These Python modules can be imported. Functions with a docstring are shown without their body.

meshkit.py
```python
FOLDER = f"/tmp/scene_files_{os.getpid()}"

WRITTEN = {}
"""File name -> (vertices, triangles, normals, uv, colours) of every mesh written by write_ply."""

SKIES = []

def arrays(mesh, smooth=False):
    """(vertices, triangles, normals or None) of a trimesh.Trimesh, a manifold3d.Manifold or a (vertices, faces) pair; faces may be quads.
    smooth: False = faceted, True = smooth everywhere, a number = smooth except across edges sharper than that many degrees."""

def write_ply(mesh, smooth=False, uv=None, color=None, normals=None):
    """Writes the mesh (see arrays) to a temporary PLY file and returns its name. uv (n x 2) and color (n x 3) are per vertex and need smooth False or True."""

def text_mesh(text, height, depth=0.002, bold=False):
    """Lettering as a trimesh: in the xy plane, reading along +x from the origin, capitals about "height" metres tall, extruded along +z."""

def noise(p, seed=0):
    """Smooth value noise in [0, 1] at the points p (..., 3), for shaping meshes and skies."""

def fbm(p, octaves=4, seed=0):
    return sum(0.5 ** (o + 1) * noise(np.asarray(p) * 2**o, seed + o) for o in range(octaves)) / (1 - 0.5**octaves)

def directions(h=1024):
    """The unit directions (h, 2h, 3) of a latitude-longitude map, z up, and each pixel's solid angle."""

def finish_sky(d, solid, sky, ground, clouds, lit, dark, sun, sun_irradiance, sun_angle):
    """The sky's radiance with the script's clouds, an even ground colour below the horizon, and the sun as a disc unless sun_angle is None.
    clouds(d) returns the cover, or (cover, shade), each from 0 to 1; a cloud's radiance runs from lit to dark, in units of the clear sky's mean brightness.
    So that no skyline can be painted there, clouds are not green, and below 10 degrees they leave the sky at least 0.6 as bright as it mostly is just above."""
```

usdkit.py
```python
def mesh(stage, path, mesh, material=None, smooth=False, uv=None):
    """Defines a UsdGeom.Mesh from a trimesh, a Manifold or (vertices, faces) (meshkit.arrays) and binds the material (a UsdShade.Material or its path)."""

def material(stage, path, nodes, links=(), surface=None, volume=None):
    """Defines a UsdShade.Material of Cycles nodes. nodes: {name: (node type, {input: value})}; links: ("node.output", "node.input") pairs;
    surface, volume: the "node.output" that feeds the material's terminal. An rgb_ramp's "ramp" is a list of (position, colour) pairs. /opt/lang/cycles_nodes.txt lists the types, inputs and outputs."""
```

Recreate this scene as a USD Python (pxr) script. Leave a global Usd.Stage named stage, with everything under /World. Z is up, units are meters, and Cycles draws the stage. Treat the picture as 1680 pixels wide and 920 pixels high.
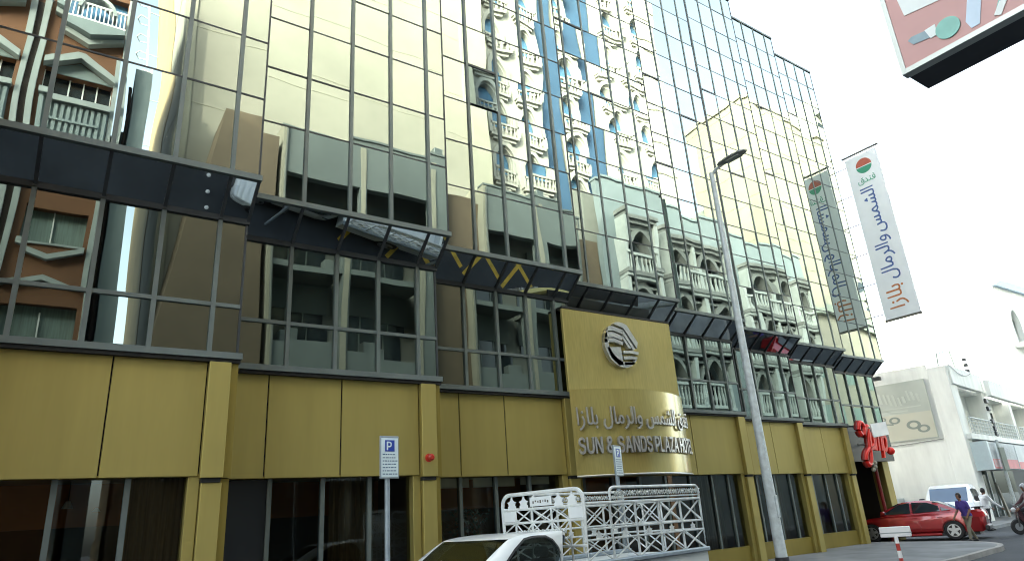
import math, random
import numpy as np, trimesh, usdkit, meshkit
from pxr import Usd, UsdGeom, UsdLux, UsdShade, Gf, Sdf, Vt
from manifold3d import Manifold, CrossSection
from shapely.geometry import Polygon, Point, box as sbox
from shapely import affinity
from shapely.ops import unary_union

random.seed(7); RNG = np.random.default_rng(7)
stage = Usd.Stage.CreateInMemory()
UsdGeom.SetStageUpAxis(stage, 'Z'); UsdGeom.SetStageMetersPerUnit(stage, 1.0)
UsdGeom.Xform.Define(stage, '/World'); UsdGeom.Scope.Define(stage, '/World/Looks')

# ---------------------------------------------------------------- camera
CZ = 1.67
YAW, PITCH, ROLL, FPX = 0.6186, 0.34193, -0.06778, 1107.2
_cy, _sy, _cp, _sp = math.cos(YAW), math.sin(YAW), math.cos(PITCH), math.sin(PITCH)
FWD = np.array([_sy*_cp, _cy*_cp, _sp]); _r = np.array([_cy, -_sy, 0]); _u = np.cross(_r, FWD)
_cr, _sr = math.cos(ROLL), math.sin(ROLL)
RIGHT, UP = _cr*_r + _sr*_u, -_sr*_r + _cr*_u
cam = UsdGeom.Camera.Define(stage, '/World/camera')
_M = Gf.Matrix4d(*RIGHT, 0, *UP, 0, *(-FWD), 0, 0, 0, CZ, 1)
cam.AddTransformOp().Set(_M)
cam.CreateHorizontalApertureAttr(36.0); cam.CreateVerticalApertureAttr(36.0*920/1680)
cam.CreateFocalLengthAttr(FPX/1680*36.0); cam.CreateFStopAttr(0.0)
cam.CreateClippingRangeAttr(Gf.Vec2f(0.05, 2000))
cam.GetPrim().CreateAttribute('exposure', Sdf.ValueTypeNames.Float).Set(EXPOSURE := 1.85)

# ---------------------------------------------------------------- light
SUN = np.array([-1.0, 0.9, 0.58]); SUN /= np.linalg.norm(SUN)
sun = UsdLux.DistantLight.Define(stage, '/World/sun')
sun.CreateIntensityAttr(0.5); sun.CreateAngleAttr(0.5); sun.CreateNormalizeAttr(True); sun.CreateColorAttr(Gf.Vec3f(1.0, 0.93, 0.80))
_z = SUN; _x = np.cross([0, 0, 1], _z); _x /= np.linalg.norm(_x); _yv = np.cross(_z, _x)
sun.AddTransformOp().Set(Gf.Matrix4d(*_x, 0, *_yv, 0, *_z, 0, 0, 0, 60, 1))
sky = UsdLux.DomeLight.Define(stage, '/World/sky')
skym = usdkit.material(stage, '/World/Looks/sky_look', {
    's': ('sky_texture', {'sky_type': 'single_scattering', 'sun_disc': False, 'sun_elevation': math.asin(SUN[2]), 'sun_rotation': math.atan2(SUN[0], SUN[1]),
                          'air_density': 1.0, 'aerosol_density': 4.0, 'ozone_density': 1.0}),
    'h': ('hsv', {'saturation': 0.5, 'value': 2.15}),
    't': ('mix', {'mix_type': 'multiply', 'fac': 1.0, 'color2': (0.95, 1.0, 0.995)}),
    'b': ('background_shader', {'strength': 0.15})}, [('s.color', 'h.color'), ('h.color', 't.color1'), ('t.color', 'b.color')], surface='b.background')
UsdShade.MaterialBindingAPI.Apply(sky.GetPrim()).Bind(skym)
sky.GetPrim().SetCustomDataByKey('kind', 'structure'); sky.GetPrim().SetCustomDataByKey('label', 'pale hazy blown out daylight sky')

# ---------------------------------------------------------------- helpers
class B:
    """Collects quads and triangles of one mesh."""
    def __init__(s): s.v = []; s.f = []; s.n = 0
    def raw(s, v, f):
        v = np.asarray(v, float); f = np.asarray(f, int)
        if f.shape[1] == 4: f = np.vstack([f[:, [0, 1, 2]], f[:, [0, 2, 3]]])
        s.v.append(v); s.f.append(f + s.n); s.n += len(v); return s
    def box(s, x0, x1, y0, y1, z0, z1):
        x0, x1 = sorted((x0, x1)); y0, y1 = sorted((y0, y1)); z0, z1 = sorted((z0, z1))
        v = [(x, y, z) for z in (z0, z1) for y in (y0, y1) for x in (x0, x1)]
        return s.raw(v, [(0, 2, 3, 1), (4, 5, 7, 6), (0, 1, 5, 4), (2, 6, 7, 3), (0, 4, 6, 2), (1, 3, 7, 5)])
    def rbox(s, x0, x1, y0, y1, z0, z1, c=0.01):
        m = hull([((x0 if i == 0 else x1)+(1 if i == 0 else -1)*c*(k != 0), (y0 if j == 0 else y1)+(1 if j == 0 else -1)*c*(k != 1), (z0 if l == 0 else z1)+(1 if l == 0 else -1)*c*(k != 2))
                  for i in (0, 1) for j in (0, 1) for l in (0, 1) for k in (0, 1, 2)])
        return s.add(m)
    def quad(s, a, b, c, d): return s.raw([a, b, c, d], [(0, 1, 2, 3)])
    def add(s, m):
        if hasattr(m, 'to_mesh'):
            mm = m.to_mesh(); return s.raw(np.asarray(mm.vert_properties)[:, :3], np.asarray(mm.tri_verts))
        return s.raw(m.vertices, m.faces)
    def tube(s, pts, r, n=8, closed=False):
        p = np.asarray(pts, float); r = np.broadcast_to(r, len(p)).astype(float)
        t = np.gradient(p, axis=0); t /= np.linalg.norm(t, axis=1, keepdims=True) + 1e-12
        ref = np.array([0, 0, 1.0]) if abs(t[:, 2]).mean() < 0.8 else np.array([0, 1.0, 0])
        a = np.cross(t, ref); a /= np.linalg.norm(a, axis=1, keepdims=True) + 1e-12; b = np.cross(t, a)
        ang = np.arange(n)*2*np.pi/n + np.pi/n
        v = p[:, None] + r[:, None, None]*(np.cos(ang)[None, :, None]*a[:, None] + np.sin(ang)[None, :, None]*b[:, None])
        i, j = np.meshgrid(np.arange(len(p)-1), np.arange(n), indexing='ij')
        q = np.stack([i*n+j, i*n+(j+1) % n, (i+1)*n+(j+1) % n, (i+1)*n+j], -1).reshape(-1, 4)
        s.raw(v.reshape(-1, 3), q)
        for e in (0, len(p)-1):
            s.raw(np.vstack([v[e], p[e]]), [(k, (k+1) % n, n) for k in range(n)])
        return s
    def prism(s, poly, axis, a0, a1):
        """Extrude a shapely polygon (or list of points) along an axis: 'y' maps (u,v)->(x,z), 'x' -> (y,z), 'z' -> (x,y)."""
        poly = poly if hasattr(poly, 'geom_type') else Polygon(poly)
        for g in getattr(poly, 'geoms', [poly]):
            if g.is_empty or g.area < 1e-7: continue
            m = trimesh.creation.extrude_polygon(g, a1-a0, engine='earcut')
            v = np.array(m.vertices); u, w, h = v[:, 0], v[:, 1], v[:, 2] + a0
            if axis == 'y': vv = np.stack([u, h, w], 1)
            elif axis == 'x': vv = np.stack([h, u, w], 1)
            else: vv = np.stack([u, w, h], 1)
            f = np.array(m.faces)
            if axis == 'y': f = f[:, ::-1]
            s.raw(vv, f)
        return s
    def lathe(s, prof, n=16, at=(0, 0, 0), axis='z'):
        m = trimesh.creation.revolve(np.asarray(prof, float), sections=n); v = np.array(m.vertices)
        if axis == 'x': v = v[:, [2, 0, 1]]
        if axis == 'y': v = v[:, [1, 2, 0]]
        return s.raw(v + np.asarray(at), m.faces)
    def get(s): return np.vstack(s.v), np.vstack(s.f)

def hull(pts): return Manifold.hull_points([tuple(map(float, p)) for p in pts])
def project(p):
    d = np.asarray(p, float) - [0, 0, CZ]; c = d @ FWD
    return 840 + FPX*(d @ RIGHT)/c, 460 - FPX*(d @ UP)/c, c

_used = {}
def numbered(parent, name):
    k = _used.get((parent, name), 0); _used[(parent, name)] = k + 1
    return f'{parent}/{name}' if k == 0 else f'{parent}/{name}_{k:03d}'
ORIGIN = {}
def tag(prim, label=None, cat=None, group=None, kind=None):
    prim = prim.GetPrim() if hasattr(prim, 'GetPrim') else prim
    for k, v in (('label', label), ('category', cat), ('group', group), ('kind', kind)):
        if v: prim.SetCustomDataByKey(k, v)
    return prim
def thing(name, label, cat, loc=(0, 0, 0), rotz=0.0, group=None, local=False):
    """An Xform at the thing's base. Its parts are given in world coordinates, or in its own frame when local."""
    path = numbered('/World', name); x = UsdGeom.Xform.Define(stage, path)
    x.AddTranslateOp().Set(Gf.Vec3d(*map(float, loc))); x.AddRotateZOp().Set(math.degrees(rotz))
    ORIGIN[path] = (0, 0, 0) if local else tuple(loc)
    tag(x, label, cat, group); return path
def part(parent, name, mesh, mat, smooth=False, label=None, kind=None, at=None):
    path = numbered(parent, name)
    root = '/'.join(parent.split('/')[:3]); o = np.array(ORIGIN.get(root, (0, 0, 0)), float)
    if isinstance(mesh, B): mesh = mesh.get()
    elif hasattr(mesh, 'to_mesh'):
        mm = mesh.to_mesh(); mesh = (np.asarray(mm.vert_properties)[:, :3], np.asarray(mm.tri_verts))
    elif hasattr(mesh, 'vertices'): mesh = (np.asarray(mesh.vertices), np.asarray(mesh.faces))
    usdkit.mesh(stage, path, (np.asarray(mesh[0], float) - o, mesh[1]), M[mat], smooth=smooth)
    if label or kind: tag(stage.GetPrimAtPath(path), label, None, None, kind)
    return path
def single(name, label, cat, mesh, mat, smooth=False, group=None, kind=None):
    p = part('/World', name, mesh, mat, smooth); tag(stage.GetPrimAtPath(p), label, cat, group, kind); return p
def copy_of(src, label, loc, rotz=0.0, group=None):
    prim = stage.GetPrimAtPath(src); was = prim.GetCustomData(); name = src.split('/')[-1]
    path = numbered('/World', name); x = UsdGeom.Xform.Define(stage, path)
    x.AddTranslateOp().Set(Gf.Vec3d(*map(float, loc))); x.AddRotateZOp().Set(math.degrees(rotz))
    x.GetPrim().GetReferences().AddInternalReference(Sdf.Path(src)); x.GetPrim().SetInstanceable(True)
    tag(x, label, was['category'], group or was.get('group')); return path

# ---------------------------------------------------------------- materials
M = {}
def mat(name, nodes, links=(), surface='p.BSDF', volume=None):
    M[name] = usdkit.material(stage, '/World/Looks/' + name, nodes, links, surface=surface, volume=volume); return M[name]
def plain(name, col, rough=0.5, metal=0.0, var=0.0, scale=3.0, bump=0.0, bscale=40.0, spec=0.5, coat=0.0, detail=4.0, stretch=None):
    """A painted or mineral surface: base colour with patchy wear, optional fine relief."""
    n = {'g': ('geometry', {}), 'p': ('principled_bsdf', {'base_color': col, 'roughness': rough, 'metallic': metal, 'specular_ior_level': spec, 'coat_weight': coat})}; l = []
    src = 'g.position'
    if stretch:
        n['m'] = ('mapping', {'mapping_type': 'point', 'scale': stretch}); l.append(('g.position', 'm.vector')); src = 'm.vector'
    if var:
        n['n'] = ('noise_texture', {'scale': scale, 'detail': detail, 'roughness': 0.6})
        n['r'] = ('rgb_ramp', {'ramp': [(0.3, tuple(max(0, c*(1-var)) for c in col)), (0.55, col), (0.75, tuple(min(1, c*(1+0.7*var)) for c in col))]})
        l += [(src, 'n.vector'), ('n.fac', 'r.fac'), ('r.color', 'p.base_color')]
    if bump:
        n['bn'] = ('noise_texture', {'scale': bscale, 'detail': 3.0}); n['b'] = ('bump', {'strength': 1.0, 'distance': bump})
        l += [('g.position', 'bn.vector'), ('bn.fac', 'b.height'), ('b.normal', 'p.normal')]
    return mat(name, n, l)

def mirror(name, col, rough, wave, wscale, dark=(0.01, 0.012, 0.012), mixf=0.9):
    """Coated facade glass: a tinted mirror film over dark glass; the sheets are not quite flat, so reflections ripple."""
    return mat(name, {
        'g': ('geometry', {}), 'mp': ('mapping', {'mapping_type': 'point', 'scale': (1.0, 1.0, 0.55)}),
        'n': ('noise_texture', {'scale': wscale, 'detail': 0.6, 'roughness': 0.4}), 'b': ('bump', {'strength': 1.0, 'distance': wave}),
        'd': ('principled_bsdf', {'base_color': dark, 'roughness': 0.08}), 'gl': ('glossy_bsdf', {'color': col, 'roughness': rough}),
        'dn': ('noise_texture', {'scale': 1.3, 'detail': 5.0}), 'dr': ('map_range', {'from_min': 0.3, 'from_max': 0.7, 'to_min': mixf-0.07, 'to_max': mixf+0.03}),
        'x': ('mix_closure', {'fac': mixf})},
        [('g.position', 'mp.vector'), ('mp.vector', 'n.vector'), ('n.fac', 'b.height'), ('b.normal', 'gl.normal'), ('b.normal', 'd.normal'),
         ('g.position', 'dn.vector'), ('dn.fac', 'dr.value'), ('dr.result', 'x.fac'), ('d.BSDF', 'x.closure1'), ('gl.BSDF', 'x.closure2')], surface='x.closure')
mirror('mirror_glass_b', (0.465, 0.53, 0.485), 0.006, 0.0075, 0.7)
mirror('mirror_glass_c', (0.52, 0.585, 0.535), 0.003, 0.0065, 0.85)
mirror('mirror_glass', (0.49, 0.56, 0.51), 0.004, 0.0075, 0.8)
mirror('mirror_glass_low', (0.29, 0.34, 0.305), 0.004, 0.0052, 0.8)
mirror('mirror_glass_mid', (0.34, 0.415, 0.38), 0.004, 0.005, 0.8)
mirror('soffit_glass', (0.42, 0.48, 0.49), 0.01, 0.0025, 0.9)
mirror('vent_glass', (0.17, 0.22, 0.23), 0.01, 0.003, 0.8)
mat('shop_glass', {'t': ('transparent_bsdf', {'color': (0.66, 0.66, 0.58)}), 'g': ('glossy_bsdf', {'color': (0.75, 0.82, 0.80), 'roughness': 0.003}),
                   'f': ('fresnel', {'IOR': 1.55}), 'ma': ('math', {'math_type': 'multiply_add', 'value2': 0.9, 'value3': 0.02}), 'x': ('mix_closure', {})},
    [('f.fac', 'ma.value1'), ('ma.value', 'x.fac'), ('t.BSDF', 'x.closure1'), ('g.BSDF', 'x.closure2')], surface='x.closure')
mat('cab_glass', {'t': ('transparent_bsdf', {'color': (0.42, 0.46, 0.45)}), 'g': ('glossy_bsdf', {'color': (0.8, 0.85, 0.85), 'roughness': 0.002}), 'f': ('fresnel', {'IOR': 1.3}),
                  'ma': ('math', {'math_type': 'multiply_add', 'value2': 0.45, 'value3': 0.02}), 'x': ('mix_closure', {})},
    [('f.fac', 'ma.value1'), ('ma.value', 'x.fac'), ('t.BSDF', 'x.closure1'), ('g.BSDF', 'x.closure2')], surface='x.closure')
def brushed(name, col, rough, metal=0.6, var=0.06, ripple=0.0012, coat=0.0):
    mat(name, {'g': ('geometry', {}), 'm': ('mapping', {'mapping_type': 'point', 'scale': (2.6, 2.6, 0.28)}), 'n': ('noise_texture', {'scale': 1.3, 'detail': 6.0, 'roughness': 0.65}), 'p': ('principled_bsdf', {'base_color': col, 'roughness': rough, 'metallic': metal, 'coat_weight': coat, 'coat_roughness': 0.12}),
               'r': ('rgb_ramp', {'ramp': [(0.3, tuple(c*(1-var) for c in col)), (0.7, tuple(min(1, c*(1+var)) for c in col))]}),
               'n2': ('noise_texture', {'scale': 14.0, 'detail': 4.0}), 'rr': ('map_range', {'from_min': 0.3, 'from_max': 0.7, 'to_min': rough-0.015, 'to_max': rough+0.02}),
               'bn': ('noise_texture', {'scale': 1.1, 'detail': 0.0}), 'b': ('bump', {'strength': 1.0, 'distance': ripple*4})},
        [('g.position', 'm.vector'), ('m.vector', 'n.vector'), ('n.fac', 'r.fac'), ('r.color', 'p.base_color'), ('m.vector', 'n2.vector'), ('n2.fac', 'rr.value'), ('rr.result', 'p.roughness'),
         ('g.position', 'bn.vector'), ('bn.fac', 'b.height'), ('b.normal', 'p.normal')])
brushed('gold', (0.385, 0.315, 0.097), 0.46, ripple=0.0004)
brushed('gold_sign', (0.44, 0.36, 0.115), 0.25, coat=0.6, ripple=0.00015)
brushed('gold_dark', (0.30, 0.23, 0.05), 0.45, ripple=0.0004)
plain('gap_black', (0.012, 0.012, 0.01), 0.7)
plain('bronze_frame', (0.14, 0.165, 0.155), 0.42, 0.35, 0.15, 2.0)
plain('dark_frame', (0.045, 0.05, 0.052), 0.4, 0.3, 0.2, 3.0)
plain('sill_metal', (0.10, 0.105, 0.10), 0.45, 0.3, 0.2, 2.0)
plain('hotel_body', (0.06, 0.06, 0.055), 0.7)
plain('black_panel', (0.012, 0.015, 0.018), 0.3)
plain('steel', (0.55, 0.56, 0.54), 0.3, 0.85, 0.15, 8.0)
plain('steel_letter', (0.52, 0.51, 0.48), 0.32, 0.75, 0.2, 8.0)
plain('steel_dark', (0.16, 0.15, 0.13), 0.45, 0.5)
plain('asphalt', (0.033, 0.038, 0.043), 0.85, 0, 0.35, 0.9, 0.004, 90.0)
plain('paving', (0.19, 0.20, 0.205), 0.8, 0, 0.38, 0.8, 0.002, 60.0)
plain('kerb_stone', (0.30, 0.29, 0.27), 0.8, 0, 0.3, 2.0, 0.002, 50.0)
plain('yellow_paint', (0.55, 0.36, 0.03), 0.7, 0, 0.35, 5.0)
plain('white_paint', (0.78, 0.78, 0.76), 0.5, 0, 0.06, 2.0)
plain('stud_white', (0.85, 0.85, 0.82), 0.3)
plain('galvanised', (0.55, 0.60, 0.60), 0.5, 0.25, 0.22, 6.0)
plain('pole_grey', (0.26, 0.31, 0.34), 0.5, 0.3, 0.2, 6.0)
plain('lamp_head_grey', (0.22, 0.23, 0.22), 0.45, 0.3, 0.15, 5.0)
plain('lamp_lens', (0.35, 0.36, 0.33), 0.2)
plain('pole_black', (0.02, 0.02, 0.022), 0.5)
plain('sign_white', (0.62, 0.72, 0.74), 0.45, 0, 0.05, 6.0)
plain('sign_blue', (0.02, 0.06, 0.36), 0.4)
plain('sign_ink', (0.10, 0.16, 0.24), 0.5)
plain('red_plastic', (0.50, 0.035, 0.02), 0.35, 0, 0.2, 8.0)
plain('neon_red', (0.68, 0.02, 0.012), 0.3, 0, 0.1, 8.0)
plain('neon_side', (0.22, 0.015, 0.012), 0.4)
plain('stripe_red', (0.45, 0.04, 0.03), 0.5)
plain('truck_white', (0.72, 0.76, 0.76), 0.25, 0, 0.04, 2.0, coat=0.5)
plain('cage_white', (0.62, 0.65, 0.63), 0.45, 0, 0.22, 7.0)
plain('car_red', (0.36, 0.012, 0.014), 0.22, 0.25, 0.05, 1.0, coat=1.0)
plain('suv_white', (0.74, 0.77, 0.78), 0.25, 0, 0.03, 1.0, coat=0.6)
plain('car_glass', (0.018, 0.024, 0.028), 0.03, 0, spec=0.9)
plain('car_glass_blue', (0.05, 0.10, 0.17), 0.04, 0, spec=1.0)
plain('rubber', (0.018, 0.018, 0.02), 0.75, 0, 0.2, 20.0)
plain('rim', (0.55, 0.56, 0.57), 0.25, 0.8)
plain('trim_black', (0.015, 0.016, 0.018), 0.4)
plain('tail_red', (0.45, 0.015, 0.02), 0.15, coat=0.8)
plain('headlight', (0.55, 0.58, 0.6), 0.1, coat=0.8)
plain('seat_cloth', (0.12, 0.11, 0.10), 0.8)
plain('skin', (0.20, 0.10, 0.062), 0.5)
plain('hair', (0.012, 0.010, 0.010), 0.45)
plain('shirt_purple', (0.075, 0.045, 0.26), 0.8, 0, 0.15, 9.0)
plain('shirt_white', (0.70, 0.72, 0.74), 0.8, 0, 0.1, 9.0)
plain('shirt_maroon', (0.055, 0.018, 0.024), 0.7, 0, 0.2, 9.0)
plain('trousers_khaki', (0.22, 0.20, 0.15), 0.8, 0, 0.15, 9.0)
plain('trousers_dark', (0.03, 0.032, 0.04), 0.8)
plain('helmet_grey', (0.30, 0.32, 0.34), 0.25, coat=0.5)
plain('cream_wall', (0.243, 0.232, 0.187), 0.8, 0, 0.07, 0.35, 0.002, 30.0)
plain('sun_tinted_cream', (0.27, 0.20, 0.10), 0.8, 0, 0.15, 0.4)  # golden tone with the sunlight of the cream tower side mixed in
plain('cream_trim', (0.28, 0.27, 0.21), 0.8, 0, 0.08, 0.5)
plain('tower_yellow', (0.235, 0.228, 0.172), 0.8, 0, 0.08, 0.3)
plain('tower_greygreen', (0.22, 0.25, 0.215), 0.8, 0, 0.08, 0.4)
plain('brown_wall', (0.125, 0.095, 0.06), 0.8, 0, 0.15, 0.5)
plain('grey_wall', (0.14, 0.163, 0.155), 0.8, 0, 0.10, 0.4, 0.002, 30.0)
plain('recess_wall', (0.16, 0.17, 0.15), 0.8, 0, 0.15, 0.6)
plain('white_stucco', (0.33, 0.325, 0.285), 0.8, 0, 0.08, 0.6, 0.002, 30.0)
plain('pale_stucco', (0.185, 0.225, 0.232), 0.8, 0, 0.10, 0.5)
plain('grey_stone', (0.19, 0.20, 0.185), 0.8, 0, 0.2, 0.9)
plain('carved_white', (0.38, 0.41, 0.385), 0.8, 0, 0.12, 1.5)
plain('blue_glass', (0.026, 0.068, 0.125), 0.7, 0, 0.12, 0.3)
plain('window_dark', (0.015, 0.022, 0.026), 0.12, 0, spec=0.7)
plain('window_blue', (0.05, 0.13, 0.22), 0.15, 0, spec=0.7)
plain('window_curtain', (0.16, 0.22, 0.20), 0.6, 0, 0.3, 3.0, stretch=(6.0, 1.0, 0.3))
plain('orange_paint', (0.155, 0.066, 0.026), 0.75, 0, 0.12, 0.6)
plain('pale_blue_trim', (0.32, 0.355, 0.34), 0.7, 0, 0.10, 0.8)
plain('pale_blue_slab', (0.215, 0.262, 0.26), 0.75, 0, 0.10, 0.5)
plain('dark_recess', (0.05, 0.035, 0.025), 0.8)
plain('roof_white', (0.80, 0.82, 0.78), 0.8, 0, 0.13, 1.1, 0.002, 30.0, stretch=(1.6, 1.6, 0.35), detail=7.0)
plain('mural_ground', (0.47, 0.51, 0.46), 0.7, 0, 0.12, 0.5)
plain('mural_sand', (0.53, 0.53, 0.44), 0.7)
plain('mural_ink', (0.24, 0.28, 0.25), 0.7)
plain('mural_pale', (0.52, 0.56, 0.50), 0.7)
plain('board_grey', (0.42, 0.47, 0.49), 0.5, 0, 0.25, 1.2)
plain('board_red', (0.62, 0.17, 0.18), 0.5, 0, 0.25, 1.2)
plain('board_pale', (0.55, 0.60, 0.62), 0.5, 0, 0.15, 1.2)
plain('shop_interior', (0.05, 0.055, 0.05), 0.7)
plain('leaf', (0.08, 0.14, 0.08), 0.6, 0, 0.4, 6.0)
plain('pot', (0.10, 0.07, 0.05), 0.6)
plain('int_brown', (0.24, 0.135, 0.06), 0.7, 0, 0.2, 0.8)
plain('int_orange', (0.45, 0.17, 0.05), 0.6, 0, 0.2, 1.0)
plain('int_ceiling', (0.55, 0.56, 0.52), 0.7)
plain('int_floor', (0.18, 0.15, 0.11), 0.35, 0, 0.2, 1.5)
plain('curtain', (0.24, 0.18, 0.10), 0.85, 0, 0.3, 2.0, stretch=(9.0, 9.0, 0.3))
plain('sofa_cloth', (0.10, 0.06, 0.04), 0.8)
plain('print_pink', (0.52, 0.30, 0.29), 0.5, 0, 0.10, 2.0)
plain('print_white', (0.70, 0.78, 0.78), 0.5, 0, 0.05, 5.0)
plain('print_teal', (0.22, 0.52, 0.46), 0.5, 0, 0.2, 6.0)
plain('print_slate', (0.24, 0.36, 0.42), 0.5, 0, 0.2, 6.0)
plain('print_blue', (0.50, 0.64, 0.78), 0.5, 0, 0.1, 6.0)
plain('billboard_black', (0.026, 0.034, 0.042), 0.5, 0, 0.2, 3.0)
plain('billboard_trim', (0.45, 0.50, 0.48), 0.4, 0.4)
plain('banner_white', (0.90, 0.93, 0.93), 0.5, 0, 0.04, 2.0)
plain('banner_blue', (0.07, 0.13, 0.34), 0.5)
plain('banner_orange', (0.55, 0.20, 0.07), 0.5)
plain('banner_red', (0.52, 0.13, 0.08), 0.5)
plain('banner_green', (0.06, 0.34, 0.20), 0.5)
plain('arm_pink', (0.45, 0.36, 0.35), 0.5)
plain('number_plate', (0.75, 0.75, 0.70), 0.4)
plain('blue_roof', (0.34, 0.44, 0.54), 0.5)
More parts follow.
